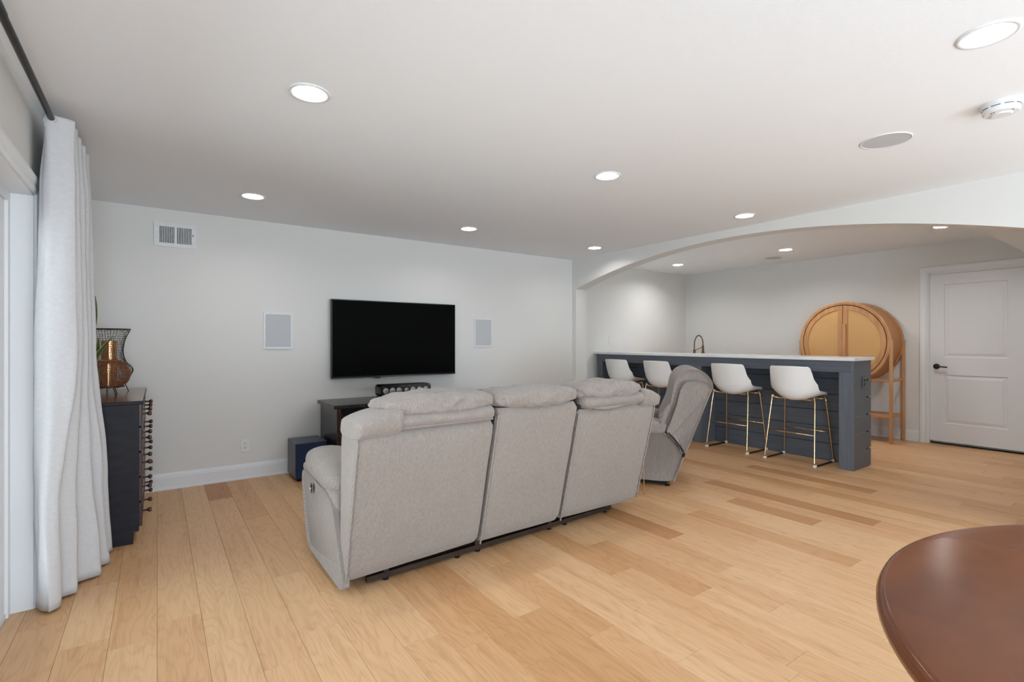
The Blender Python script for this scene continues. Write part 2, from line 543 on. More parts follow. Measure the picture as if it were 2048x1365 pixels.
def struct(name, bm, m, parent=None, **k):
    o = obj(name, bm, m, parent, **k)
    if parent is None:
        o['kind'] = 'structure'
    return o

def copy_tree(o, parent=None):
    c = o.copy()
    C.objects.link(c)
    if parent is not None:
        c.parent = parent
    for ch in [x for x in C.objects if x.parent == o]:
        copy_tree(ch, c)
    return c

# ------------------------------------------------------------------ room dimensions
D, H, XB, XA, HA, DH = 5.062, 2.332, 4.577, 7.654, 2.407, 5.47
XL, YR = -0.467, -3.2
XB2 = 4.751                      # far face of the arch wall
LIGHTS = [(0.55, 2.33), (0.59, 4.23), (2.43, 0.48), (2.44, 2.35), (2.48, 4.235), (4.19, 4.24), (4.19, 2.40)]
LIGHTS_ALC = [(6.50, 4.79), (6.56, 3.21), (6.535, 1.635)]
RL = 0.089                       # outer radius of a lamp trim

# ------------------------------------------------------------------ floor and planks
PW = 0.162
fl = struct('floor', bx(-0.62, 7.9, YR - 0.15, 5.6, -0.12, -0.0125), M['sub'])
known = {-2: [2.66, 3.268], -1: [3.555, 2.55], 0: [2.668, 4.1], 1: [2.357, 3.6], 2: [2.06, 3.05, 4.51], 3: [2.23, 2.846, 3.9], 4: [2.554, 3.151, 4.2],
         5: [1.9, 3.4], 6: [1.75, 2.9], 7: [1.51], 8: [1.812, 1.05], 9: [1.515, 2.3], 10: [1.2, 2.1], 11: [1.554, 0.9], 12: [1.847, 0.95], 13: [1.466, 2.2],
         14: [1.182, 2.25], 15: [1.54, 0.8], 16: [1.36, 1.978], 17: [0.9, 2.1], 18: [1.65, 2.6], 19: [1.165, 2.2], 20: [1.9, 0.9], 21: [1.272, 2.52], 22: [1.575, 2.2],
         23: [1.0, 2.0, 2.9], 24: [1.339, 2.606], 25: [0.8, 2.606], 26: [1.9], 29: [1.63, 2.7], 31: [1.384, 2.6], 32: [1.725, 0.9], 36: [1.81]}
dark = {(24, 1.339): 0.95, (22, 1.575): 0.9, (-1, 2.55): 0.48, (2, 4.51): 0.96, (16, 1.36): 0.2, (12, 0.95): 0.5, (8, 1.05): 0.78, (7, None): 0.8,
        (-1, 3.555): 0.3, (0, 2.668): 0.15, (1, None): 0.05, (16, 1.978): 0.9, (12, 1.847): 0.74, (29, 1.63): 0.9, (21, 1.272): 0.1, (3, 2.23): 0.12, (2, 2.06): 0.3,
        (15, 0.8): 0.05, (13, 1.466): 0.75, (27, None): 0.8}
pr = random.Random(21)
nplank = 0
for k in range(-4, 51):
    xa = max(k * PW, -0.548)
    xb = min((k + 1) * PW, 7.80)
    if xb - xa < 0.02: continue
    ytop = D + 0.02 if xa < XB - 0.1 else DH + 0.02
    ylo = -0.10
    js = sorted(known.get(k, []))
    if not js:
        js = [0.4 + pr.random() * 1.2]
    while js[-1] < ytop - 0.5:
        js.append(js[-1] + 0.75 + pr.random() * 0.9)
    while js[0] > ylo + 0.3:
        js.insert(0, js[0] - 0.8 - pr.random() * 0.9)
    js = [ylo] + [j for j in js if ylo + 0.15 < j < ytop - 0.12] + [ytop]
    for a, b in zip(js, js[1:]):
        bm = new()
        box(bm, -(xb - xa) / 2 + 0.0004, (xb - xa) / 2 - 0.0004, -(b - a) / 2 + 0.0004, (b - a) / 2 - 0.0004, -0.0125, 0.0, bev=0.0009, seg=1)
        o = obj('plank', bm, M['floor'], fl, loc=((xa + xb) / 2, (a + b) / 2, 0))
        o.color[3] = 1
        t = None
        for (kk, y0), tv in dark.items():
            if kk == k and (y0 is None or abs(y0 - a) < 0.02): t = tv
        if t is None:
            t = pr.random() ** 1.15 * 0.66
            if xa > 2.0: t = min(0.95, t + 0.10)
        o.color = (1, 1, 1, t)
        nplank += 1
# the part of the floor behind the photographer
o = obj('plank', bx(-0.6, 7.8, YR, -0.101, -0.0125, 0), M['floor'], fl)
o.color = (1, 1, 1, 0.35)

# ------------------------------------------------------------------ ceilings with openings for the lamp cans
def plate(x0, x1, y0, y1, z, holes, r):
    bm = new()
    hs = 0.15
    xs = sorted({x0, x1} | {h[0] + s for h in holes for s in (-hs, hs)})
    ys = sorted({y0, y1} | {h[1] + s for h in holes for s in (-hs, hs)})
    xs = [x for x in xs if x0 <= x <= x1]; ys = [y for y in ys if y0 <= y <= y1]
    def inside(cx, cy):
        for h in holes:
            if abs(cx - h[0]) < hs and abs(cy - h[1]) < hs: return True
        return False
    vc = {}
    def V(x, y):
        kk = (round(x, 5), round(y, 5))
        if kk not in vc: vc[kk] = bm.verts.new((x, y, z))
        return vc[kk]
    for xa, xb in zip(xs, xs[1:]):
        for ya, yb in zip(ys, ys[1:]):
            if inside((xa + xb) / 2, (ya + yb) / 2): continue
            bm.faces.new((V(xa, ya), V(xa, yb), V(xb, yb), V(xb, ya)))
    n = 40
    for hx, hy in holes:
        ci, sq = [], []
        for k in range(n):
            a = 2 * PI * k / n
            c, s = math.cos(a), math.sin(a)
            m = max(abs(c), abs(s))
            ci.append(bm.verts.new((hx + r * c, hy + r * s, z)))
            sq.append(bm.verts.new((hx + hs * c / m, hy + hs * s / m, z)))
        for k in range(n):
            j = (k + 1) % n
            bm.faces.new((ci[k], sq[k], sq[j], ci[j]))
    return bm
ce = struct('ceiling', plate(-0.62, XB + 0.1, YR - 0.15, D + 0.15, H, LIGHTS, RL - 0.012), M['ceil'])
ca = struct('ceiling_alcove', plate(XB + 0.1, XA + 0.15, YR - 0.15, DH + 0.15, HA, LIGHTS_ALC, RL - 0.012), M['ceil'])
struct('ceiling_soffit', bx(XB2, XA + 0.02, 0.50, 1.215, 2.20, HA + 0.02), M['ceil'])

# ------------------------------------------------------------------ walls
T = 0.15
struct('wall_front', bx(-0.62, XB2 + 0.1, D, D + T + 0.3, -0.05, 2.6), M['wall'])
struct('wall_alcove', bx(XB2 - 0.05, XA + T, DH, DH + T, -0.05, 2.6), M['wall'])
wr = new()
DY0, DY1, DZ = 1.222, 2.045, 2.052       # door opening
box(wr, XA, XA + T, DY1, DH + T, -0.05, 2.6)
box(wr, XA, XA + T, YR, DY0, -0.05, 2.6)
box(wr, XA, XA + T, DY0, DY1, DZ, 2.6)
box(wr, XA + 0.13, XA + T, DY0 - 0.02, DY1 + 0.02, -0.05, DZ + 0.02)
struct('wall_right', wr, M['wall'])
struct('wall_bounce', bx(XB2, XA, 0.45, 0.60, -0.05, 2.45), M['wall'])  # unseen end wall, added to bounce light back into the alcove
wl = new()
PY0, PY1, PZ = 0.42, 3.157, 1.905         # patio door opening
QY0, QY1 = -2.85, -0.55
box(wl, XL - T, XL, PY1, D + T, -0.05, 2.6)
box(wl, XL - T, XL, PY0, PY1, PZ, 2.6)
box(wl, XL - T, XL, QY1, PY0, -0.05, 2.6)
box(wl, XL - T, XL, QY0, QY1, PZ, 2.6)
box(wl, XL - T, XL, YR - T, QY0, -0.05, 2.6)
struct('wall_left', wl, M['wall'])
wb = new()
BX0, BX1, BZ0, BZ1 = 0.9, 4.3, 0.35, 2.15
box(wb, XL, BX0, YR - T, YR, -0.05, 2.6)
box(wb, BX1, XA + T, YR - T, YR, -0.05, 2.6)
box(wb, BX0, BX1, YR - T, YR, -0.05, BZ0)
box(wb, BX0, BX1, YR - T, YR, BZ1, 2.6)
struct('wall_rear', wb, M['wall'])
# arch wall: rectangle minus a segmental arch
ar = new()
AY0, AY1, AR, AC, AZ = 0.613, 4.986, 7.55, 2.80, 2.255
outline = []
n = 48
arc = []
for i in range(n + 1):
    y = AY1 + (AY0 - AY1) * i / n
    arc.append((y, AZ - AR + math.sqrt(AR * AR - (y - AC) ** 2)))
top = 2.6
def quad_strip(x):
    return [ar.verts.new((x, y, z)) for y, z in arc], [ar.verts.new((x, y, top)) for y, z in arc]
a1, t1 = quad_strip(XB); a2, t2 = quad_strip(XB2)
for i in range(n):
    ar.faces.new((a1[i], a1[i + 1], t1[i + 1], t1[i]))
    ar.faces.new((a2[i], t2[i], t2[i + 1], a2[i + 1]))
    ar.faces.new((a1[i], a2[i], a2[i + 1], a1[i + 1]))
box(ar, XB, XB2, AY1, DH + 0.1, -0.05, top)
box(ar, XB, XB2, YR, AY0, -0.05, top)
struct('wall_arch', ar, M['wall'])
struct('ground', bx(-14, -0.64, -12, 14, -0.30, -0.12), M['ground'])

# ------------------------------------------------------------------ baseboards
def base_prof(t=0.016, h=0.135):
    return [(0, 0), (t + 0.008, 0), (t + 0.008, 0.012), (t, 0.018), (t, h - 0.035), (t - 0.004, h - 0.032), (t - 0.004, h - 0.022),
            (t - 0.008, h - 0.012), (t - 0.010, h), (0, h)]
def baseboard(name, p, q):
    """profile swept along the wall from p to q; the room lies to the left of the direction p > q"""
    p, q = Vector((*p, 0)), Vector((*q, 0))
    d = (q - p).normalized()
    nrm = Vector((-d.y, d.x, 0))
    bm = new()
    loft(bm, [[e + nrm * u + Vector((0, 0, v)) for u, v in base_prof()] for e in (p, q)])
    return struct(name, bm, M['trim'])
baseboard('baseboard_front', (XB, D), (XL, D))
baseboard('baseboard_left', (XL, D), (XL, PY1 + 0.09))
baseboard('baseboard_right', (XA, DY1 + 0.09), (XA, DH))
baseboard('baseboard_alcove', (XA, DH), (XB2, DH))
baseboard('baseboard_arch', (XB, AY1), (XB, D))

# ------------------------------------------------------------------ patio door at left (glazed, with deep jamb)
def sliding_window(name, y0, y1, z1, casing=True):
    root = bx(XL - T - 0.02, XL - 0.075, y1 - 0.045, y1, 0.0, z1)
    box(root, XL - T - 0.02, XL - 0.075, y0, y0 + 0.045, 0.0, z1)
    box(root, XL - T - 0.02, XL - 0.075, y0 + 0.045, y1 - 0.045, z1 - 0.045, z1)
    box(root, XL - T - 0.02, XL - 0.082, y0, y1, -0.03, 0.022)
    f = struct(name, root, M['trim'])
    # jamb lining
    j = bx(XL - 0.08, XL + 0.002, y1 - 0.004, y1 + 0.004, 0, z1)
    box(j, XL - 0.08, XL + 0.002, y0 - 0.004, y0 + 0.004, 0, z1)
    box(j, XL - 0.08, XL + 0.002, y0, y1, z1 - 0.004, z1 + 0.004)
    obj('jamb', j, M['trim'], f)
    mid = (y0 + y1) / 2
    for (a, b, x) in ((mid - 0.03, y1 - 0.045, XL - 0.105), (y0 + 0.045, mid + 0.03, XL - 0.145)):
        s = new()
        box(s, x - 0.018, x + 0.018, a, a + 0.075, 0.022, z1 - 0.045, bev=0.003, seg=1)
        box(s, x - 0.018, x + 0.018, b - 0.075, b, 0.022, z1 - 0.045, bev=0.003, seg=1)
        box(s, x - 0.018, x + 0.018, a + 0.075, b - 0.075, 0.022, 0.13, bev=0.003, seg=1)
        box(s, x - 0.018, x + 0.018, a + 0.075, b - 0.075, z1 - 0.13, z1 - 0.045, bev=0.003, seg=1)
        so = obj('sash', s, M['trim'], f)
        obj('pane', bx(x - 0.004, x + 0.004, a + 0.07, b - 0.07, 0.125, z1 - 0.125), M['glass'], so)
    if casing:
        cs = new()
        cw = 0.078
        prof = [(0.0, 0.0), (0.0, 0.012), (0.012, 0.018), (0.030, 0.015), (0.055, 0.021), (0.070, 0.021), (cw, 0.014), (cw, 0.0)]
        def ring(y, z, sy, sz):
            return [Vector((XL + t, y + sy * u, z + sz * u)) for u, t in prof]
        loft(cs, [ring(y1 + 0.004, 0.0, 1, 0), ring(y1 + 0.004, z1 + 0.004, 1, 1), ring(y0 - 0.004, z1 + 0.004, -1, 1), ring(y0 - 0.004, 0, -1, 0)])
        obj('casing', cs, M['trim'], f)
    return f
sliding_window('window_1', PY0, PY1, PZ)
sliding_window('window_2', QY0, QY1, PZ)
wf = new()
for a, b, c, d in ((BX0, BX0 + 0.06, BZ0, BZ1), (BX1 - 0.06, BX1, BZ0, BZ1), (BX0, BX1, BZ0, BZ0 + 0.06), (BX0, BX1, BZ1 - 0.06, BZ1), (2.57, 2.63, BZ0, BZ1)):
    box(wf, a, b, YR - 0.10, YR - 0.04, c, d)
w3 = struct('window_3', wf, M['trim'])
obj('pane', bx(BX0 + 0.05, BX1 - 0.05, YR - 0.074, YR - 0.066, BZ0 + 0.05, BZ1 - 0.05), M['glass'], w3)

# ------------------------------------------------------------------ white two-panel door at right
def door():
    x0 = XA + 0.012
    y0, y1, z0, z1 = DY0 + 0.004, DY1 - 0.008, 0.036, DZ - 0.012
    bm = new()
    # slab face with two sunken panels
    panels = [(1.351, 1.905, 1.045, 1.915), (1.351, 1.905, 0.255, 0.835)]
    ys = sorted({y0, y1, 1.351, 1.905}); zs = sorted({z0, z1, 1.045, 1.915, 0.255, 0.835})
    for a, b in zip(ys, ys[1:]):
        for c, d in zip(zs, zs[1:]):
            if any(a >= p[0] - 1e-5 and b <= p[1] + 1e-5 and c >= p[2] - 1e-5 and d <= p[3] + 1e-5 for p in panels): continue
            bm.faces.new([bm.verts.new((x0, yy, zz)) for yy, zz in ((a, c), (b, c), (b, d), (a, d))])
    for p in panels:
        prev = None
        for ins, dx in ((0, 0), (0.010, 0.011), (0.022, 0.009), (0.034, 0.006), (0.046, 0.002)):
            r = [bm.verts.new((x0 + dx, yy, zz)) for yy, zz in ((p[0] + ins, p[2] + ins), (p[1] - ins, p[2] + ins), (p[1] - ins, p[3] - ins), (p[0] + ins, p[3] - ins))]
            if prev:
                for i in range(4):
                    bm.faces.new((prev[i], prev[(i + 1) % 4], r[(i + 1) % 4], r[i]))
            prev = r
        bm.faces.new(prev)
    # edges and back
    box(bm, x0 + 0.012, x0 + 0.035, y0, y1, z0, z1)
    for a, b, c, d in ((y0, y0, z0, z1), (y1, y1, z0, z1)):
        bm.faces.new([bm.verts.new(v) for v in ((x0, a, c), (x0 + 0.03, a, c), (x0 + 0.03, a, d), (x0, a, d))])
    for zz in (z0, z1):
        bm.faces.new([bm.verts.new(v) for v in ((x0, y0, zz), (x0, y1, zz), (x0 + 0.03, y1, zz), (x0 + 0.03, y0, zz))])
    d = struct('door_1', bm, M['door'])
    # black lever handle
    hd = new()
    lathe(hd, [(0, 0), (0.033, 0), (0.033, 0.006), (0.026, 0.011), (0.0, 0.012)], 24, mtx=Matrix.Translation((x0 - 0.0, 1.972, 0.932)) @ Matrix.Rotation(R(-90), 4, 'Y'))
    tube(hd, [(x0 - 0.008, 1.972, 0.932), (x0 - 0.052, 1.972, 0.932)], 0.010, 10)
    tube(hd, smooth_path([(x0 - 0.050, 1.976, 0.932), (x0 - 0.054, 1.95, 0.932), (x0 - 0.054, 1.90, 0.930), (x0 - 0.050, 1.862, 0.926)], 4), 0.0085, 10)
    obj('lever_handle', hd, M['black'], d, smooth=True, auto=40)
    # jamb and casing
    j = bx(XA - 0.001, XA + 0.13, DY1 - 0.007, DY1 + 0.012, 0, DZ + 0.01)
    box(j, XA - 0.001, XA + 0.13, DY0 - 0.012, DY0 + 0.003, 0, DZ + 0.01)
    box(j, XA - 0.001, XA + 0.13, DY0, DY1, DZ - 0.010, DZ + 0.012)
    obj('jamb', j, M['trim'], d)
    cs = new()
    prof = [(0.0, 0.0), (0.0, 0.011), (0.010, 0.018), (0.028, 0.014), (0.052, 0.020), (0.074, 0.021), (0.086, 0.013), (0.086, 0.0)]
    def ring(y, z, sy, sz):
        return [Vector((XA - t, y + sy * u, z + sz * u)) for u, t in prof]
    loft(cs, [ring(DY1 + 0.004, 0, 1, 0), ring(DY1 + 0.004, DZ + 0.002, 1, 1), ring(DY0 - 0.004, DZ + 0.002, -1, 1), ring(DY0 - 0.004, 0, -1, 0)])
    obj('casing', cs, M['trim'], d)
door()
struct('door_gap_shade', bx(XA + 0.05, XA + 0.12, DY0, DY1, -0.012, 0.002), M['sofa_dark'])  # near-black strip coloured in for the shade under the door

# ------------------------------------------------------------------ recessed ceiling lamps
def lamp0(lens='lens'):
    t = thing('recessed_ceiling_light', None, 'ceiling light')
    bm = new()
    lathe(bm, [(RL - 0.020, 0.004), (RL - 0.018, -0.004), (RL - 0.006, -0.006), (RL, -0.003), (RL, 0.0)], 40)
    obj('trim_ring', bm, M['trim'], t, smooth=True)
    bm = new()
    lathe(bm, [(RL - 0.019, -0.002), (RL - 0.022, 0.012), (RL - 0.026, 0.030), (RL - 0.030, 0.034)], 40)
    obj('baffle', bm, M['baffle'], t, smooth=True)
    bm = new()
    lathe(bm, [(0, 0.030), (RL - 0.030, 0.030), (RL - 0.028, 0.038)], 40)
    obj('lens', bm, M[lens], t)
    return t
LBL = {0: 'large recessed ceiling light at upper left, the nearest one to the dark curtain rod',
       1: 'recessed ceiling light closest to the white wall vent, farthest left of the small ones',
       2: 'recessed ceiling light nearest the camera, largest of all, above the round table',
       3: 'recessed ceiling light in the middle of the main ceiling, above the sofa back',
       4: 'recessed ceiling light nearest above the black television',
       5: 'recessed ceiling light close to the front corner where the arch begins',
       6: 'recessed ceiling light midway along the arch, just before the beam'}
LBA = {0: 'recessed light in the bar alcove ceiling near its back corner, above the faucet',
       1: 'recessed light in the bar alcove ceiling beside the round flush speaker',
       2: 'recessed light in the bar alcove ceiling above the white door, half hidden by arch'}
l0 = lamp0()
first = True
for i, (x, y) in enumerate(LIGHTS):
    o = l0 if first else copy_tree(l0)
    first = False
    o.location = (x, y, H)
    tag(o, LBL[i], 'ceiling light', 'recessed ceiling lights')
for i, (x, y) in enumerate(LIGHTS_ALC):
    o = lamp0('lens_alcove')
    o.location = (x, y, HA)
    tag(o, LBA[i], 'ceiling light', 'recessed ceiling lights')

# flush round ceiling speakers
def ceiling_speaker(x, y, z, r, label):
    t = thing('ceiling_speaker', label, 'speaker', (x, y, z), group='round ceiling speakers')
    bm = new()
    lathe(bm, [(r - 0.008, 0.0), (r - 0.007, -0.004), (r - 0.002, -0.005), (r, 0.0)], 48)
    obj('rim', bm, M['trim'], t, smooth=True)
    bm = new()
    lathe(bm, [(0, -0.0035), (r - 0.008, -0.0028), (r - 0.0075, -0.0005)], 48)
    obj('grille', bm, M['grille'], t)
ceiling_speaker(3.256, 1.057, H, 0.117, 'flush round white speaker in the main ceiling beside the smoke detector')
ceiling_speaker(7.05, 3.62, HA, 0.115, 'flush round white speaker in the bar alcove ceiling')

# smoke detector
t = thing('smoke_detector', 'round white smoke detector on the main ceiling at far right', 'smoke detector', (3.19, 0.585, H))
bm = new()
lathe(bm, [(0.075, 0), (0.075, -0.010), (0.068, -0.014), (0.066, -0.018), (0.066, -0.040), (0.060, -0.046), (0.040, -0.048), (0.034, -0.054), (0.0, -0.056)], 40)
obj('body', bm, M['plate'], t, smooth=True, auto=35)
bm = new()
for k in range(9):
    a0 = 2 * PI * k / 9
    pts = [(0.0665 * math.cos(a0 + 0.5 * q / 5), 0.0665 * math.sin(a0 + 0.5 * q / 5), -0.021) for q in range(6)]
    tube(bm, pts, 0.0016, 6)
obj('air_slot', bm, M['slot'], t)
for a in (2.6, 2.8, 4.2):
    obj('indicator_hole', tb([(0.050 * math.cos(a), 0.050 * math.sin(a), -0.045), (0.050 * math.cos(a), 0.050 * math.sin(a), -0.0485)], 0.003, 8), M['slot'], t)

# ------------------------------------------------------------------ wall vent
t = thing('wall_vent', 'white louvred air return vent high on the television wall at left', 'vent', (0.125, D, 2.12))
bm = new()
# frame
W2, H2 = 0.148, 0.098
for a, b, c, d in ((-W2, W2, H2 - 0.030, H2), (-W2, W2, -H2, -H2 + 0.030), (-W2, -W2 + 0.035, -H2 + 0.030, H2 - 0.030), (W2 - 0.035, W2, -H2 + 0.030, H2 - 0.030), (-0.010, 0.010, -H2 + 0.03, H2 - 0.03)):
    box(bm, a, b, -0.009, 0.0, c, d)
obj('frame', bm, M['plate'], t)
obj('backing', bx(-W2 + 0.03, W2 - 0.03, -0.0015, -0.0005, -H2 + 0.025, H2 - 0.025), M['slot'], t)
for s in (-1, 1):
    for k in range(9):
        x = s * (0.0165 + 0.0118 * k)
        bm = bx(-0.0027, 0.0027, -0.008, -0.001, -H2 + 0.029, H2 - 0.029, mtx=Matrix.Translation((x, 0, 0)) @ Matrix.Rotation(R(18 * s), 4, 'Z'))
        obj('louver', bm, M['plate'], t)
for x, z in ((-W2 + 0.012, 0), (W2 - 0.010, 0)):
    bm = new(); lathe(bm, [(0, -0.011), (0.004, -0.010), (0.0045, -0.008)], 10, mtx=Matrix.Translation((x, 0, z)) @ Matrix.Rotation(R(-90), 4, 'X') @ Matrix.Scale(-1, 4, (0, 0, 1)))
    obj('screw', bm, M['chrome'], t)
obj('adjust_tab', bx(W2 - 0.027, W2 - 0.022, -0.014, -0.008, 0.004, 0.018), M['slot'], t)

# ------------------------------------------------------------------ in-wall speakers
def wall_speaker(x0, x1, z0, z1, label):
    t = thing('wall_speaker', label, 'speaker', ((x0 + x1) / 2, D, (z0 + z1) / 2), group='rectangular in-wall speakers')
    a, b = (x1 - x0) / 2, (z1 - z0) / 2
    fw = 0.014
    bm = new()
    for q in ((-a, a, b - fw, b), (-a, a, -b, -b + fw), (-a, -a + fw, -b + fw, b - fw), (a - fw, a, -b + fw, b - fw)):
        box(bm, q[0], q[1], -0.012, 0.0, q[2], q[3])
    obj('frame', bm, M['plate'], t)
    obj('grille', bx(-a + fw - 0.001, a - fw + 0.001, -0.008, -0.001, -b + fw - 0.001, b - fw + 0.001), M['grille'], t)
wall_speaker(0.793, 1.038, 1.166, 1.497, 'white framed grey in-wall speaker to the left of the television')
wall_speaker(3.036, 3.281, 1.169, 1.505, 'white framed grey in-wall speaker to the right of the television')

# ------------------------------------------------------------------ outlets and switches
def outlet(loc, rz, label, dark=False, switch=False, group='wall plates'):
    pl = M['black'] if dark else M['plate']
    t = thing('light_switch' if switch else 'power_outlet', label, 'switch' if switch else 'outlet', loc, rz, group)
    obj('cover_plate', bx(-0.036, 0.036, -0.006, 0.0, -0.058, 0.058, bev=0.002, seg=1), M['slate'] if dark else pl, t)
    if switch:
        obj('rocker', bx(-0.017, 0.017, -0.010, -0.005, -0.033, 0.033, bev=0.002, seg=1), pl, t)
        return t
    for z in (0.020, -0.020):
        rc = obj('receptacle', bx(-0.017, 0.017, -0.008, -0.005, z - 0.015, z + 0.015, bev=0.0014, seg=1), pl, t)
        bm = new()
        box(bm, -0.008, -0.005, -0.0086, -0.0076, z - 0.002, z + 0.008)
        box(bm, 0.005, 0.008, -0.0086, -0.0076, z - 0.002, z + 0.007)
        tube(bm, [(0, -0.0076, z - 0.008), (0, -0.0086, z - 0.008)], 0.003, 8)
        obj('slot', bm, M['slot'], rc)
    return t
outlet((0.643, D, 0.298), 0, 'white outlet on the television wall above the baseboard left of the sofa')
outlet((5.742, DH, 1.252), 0, 'white light switch on the side wall of the bar alcove', switch=True)
outlet((6.842, DH, 1.12), 0, 'white outlet on the side wall of the alcove, low beside the counter')
outlet((XA, 4.697, 1.134), R(-90), 'white outlet on the alcove back wall right of the faucet')
outlet((XA, 3.55, 1.138), R(-90), 'white outlet on the alcove back wall beside the round cabinet')

# ------------------------------------------------------------------ television
t = thing('television', 'large black flat screen television mounted on the front wall', 'television', (2.065, 5.0, 1.257))
a, b = 0.683, 0.390
obj('housing', bx(-a, a, -0.008, 0.032, -b, b, bev=0.004, seg=2), M['black'], t)
obj('screen', bx(-a + 0.009, a - 0.009, -0.0095, -0.007, -b + 0.016, b - 0.009), M['screen'], t)
obj('lower_bezel', bx(-a + 0.002, a - 0.002, -0.0105, -0.004, -b + 0.001, -b + 0.012), M['gloss'], t)
bm = new()
tube(bm, [(-0.24, -0.004, -b - 0.004), (-0.19, -0.004, -b - 0.004)], 0.008, 8)
obj('sensor', bm, M['black'], t)
obj('wall_mount', bx(-0.22, 0.22, 0.030, 0.062, -0.18, 0.18), M['black'], t)

# ------------------------------------------------------------------ media console
t = thing('media_console', 'dark espresso media console with open shelves under the television', 'cabinet', (1.285, 4.48, 0))
cw, cd, ch = 1.86, 0.53, 0.67
obj('top', bx(-0.03, cw + 0.03, -0.03, cd, ch - 0.032, ch, bev=0.003, seg=1), M['espresso'], t)
bm = bx(0, 0.03, 0, cd, 0.03, ch - 0.032); box(bm, cw - 0.03, cw, 0, cd, 0.03, ch - 0.032)
obj('side_panel', bx(0, 0.03, 0, cd, 0.0, ch - 0.032), M['espresso'], t)
obj('side_panel', bx(cw - 0.03, cw, 0, cd, 0.0, ch - 0.032), M['espresso'], t)
bm.free()
obj('back_panel', bx(0.03, cw - 0.03, cd - 0.012, cd, 0.04, ch - 0.032), M['espresso'], t)
obj('bottom_panel', bx(0.03, cw - 0.03, 0.01, cd - 0.012, 0.04, 0.07), M['espresso'], t)
obj('shelf', bx(0.03, cw - 0.03, 0.008, cd - 0.012, 0.445, 0.468), M['espresso_front'], t)
for x in (0.63, 1.23):
    obj('divider', bx(x - 0.015, x + 0.015, 0.008, cd - 0.012, 0.07, ch - 0.032), M['espresso_front'], t)
obj('face_frame', bx(0.0, 0.035, -0.012, 0.0, 0.0, ch - 0.032), M['espresso_front'], t)
obj('face_frame', bx(cw - 0.035, cw, -0.012, 0.0, 0.0, ch - 0.032), M['espresso_front'], t)
for x0 in (0.04, 0.645, 1.245):
    x1 = x0 + 0.575
    bm = new()
    for q in ((x0, x1, 0.075, 0.12), (x0, x1, 0.395, 0.44), (x0, x0 + 0.05, 0.12, 0.395), (x1 - 0.05, x1, 0.12, 0.395)):
        box(bm, q[0], q[1], -0.012, 0.008, q[2], q[3])
    dr = obj('cabinet_door', bm, M['espresso_front'], t)
    obj('door_panel', bx(x0 + 0.045, x1 - 0.045, -0.003, 0.004, 0.115, 0.40), M['espresso'], dr)
    bm = new(); lathe(bm, [(0.0, -0.024), (0.012, -0.020), (0.013, -0.012), (0.006, -0.004), (0.006, 0.0)], 14, mtx=Matrix.Translation((x1 - 0.026, -0.012, 0.30)) @ Matrix.Rotation(R(-90), 4, 'X'))
    obj('knob', bm, M['knob'], dr, smooth=True)

# centre channel speaker on the console
t = thing('center_speaker', 'long rounded black speaker with silver drivers lying on the media console', 'speaker', (2.0, 4.62, 0.698))
sw, sh, sd = 0.262, 0.0575, 0.17
bm = new()
pr2 = rrect(-sw, sw, -sh, sh, 0.030, 6)
loft(bm, [[Vector((u * 0.995, 0.0, v * 0.98 + sh)) for u, v in pr2], [Vector((u, 0.005, v + sh)) for u, v in pr2], [Vector((u * 0.98, sd, v * 0.96 + sh)) for u, v in pr2]])
obj('cabinet', bm, M['gloss'], t, smooth=True, auto=40)
xs = [-0.213, -0.145, -0.077, 0.0, 0.070, 0.138, 0.206]
for i, x in enumerate(xs):
    mt = Matrix.Translation((x, 0.0, sh)) @ Matrix.Rotation(R(90), 4, 'X')
    r = 0.031 if i != 3 else 0.024
    bm = new()
    lathe(bm, [(r - 0.004, 0.0), (r - 0.002, 0.005), (r, 0.005), (r + 0.002, 0.0)], 24, mtx=mt)
    d = obj('driver' if i != 3 else 'tweeter', bm, M['black'], t, smooth=True)
    bm = new()
    rr = r - 0.006
    lathe(bm, [(0, 0.0045), (rr * 0.35, 0.0042), (rr * 0.4, 0.0012), (rr * 0.95, 0.0036), (r - 0.003, 0.0025)], 24, mtx=mt)
    obj('cone', bm, M['cone'], d, smooth=True)
for x in (-0.245, -0.035, 0.034, 0.24):
    for z in (0.018, 2 * sh - 0.018):
        bm = new(); tube(bm, [(x, 0.001, z), (x, -0.003, z)], 0.003, 8)
        obj('grille_peg', bm, M['chrome'], t)
bm = bx(-sw + 0.005, -sw + 0.10, 0.03, 0.15, -0.028, 0.002, bev=0.008, seg=2)
obj('foot', bm, M['black'], t)
obj('foot', bx(sw - 0.10, sw - 0.005, 0.03, 0.15, -0.028, 0.002, bev=0.008, seg=2), M['black'], t)

# subwoofer
t = thing('subwoofer', 'dark blue-grey cube subwoofer on the floor left of the media console', 'speaker', (0.985, 4.66, 0))
obj('cabinet', bx(0, 0.27, 0.012, 0.33, 0.022, 0.335, bev=0.004, seg=1), mat('satin_navy_vinyl', rgb(70, 76, 88), 0.35, col2=rgb(62, 68, 80), scale=30, bump=0.03), t)
obj('front_grille', bx(0.004, 0.266, 0.0, 0.013, 0.026, 0.331, bev=0.004, seg=1), mat('navy_grille_cloth', rgb(48, 60, 88), 0.9, spec=0.1, col2=rgb(42, 54, 80), scale=200), t)
for x in (0.03, 0.24):
    for y in (0.03, 0.30):
        bm = new(); lathe(bm, [(0, 0), (0.014, 0), (0.017, 0.022), (0, 0.024)], 14, mtx=Matrix.Translation((x, y, 0)))
        obj('foot', bm, M['black'], t, smooth=True, auto=40)

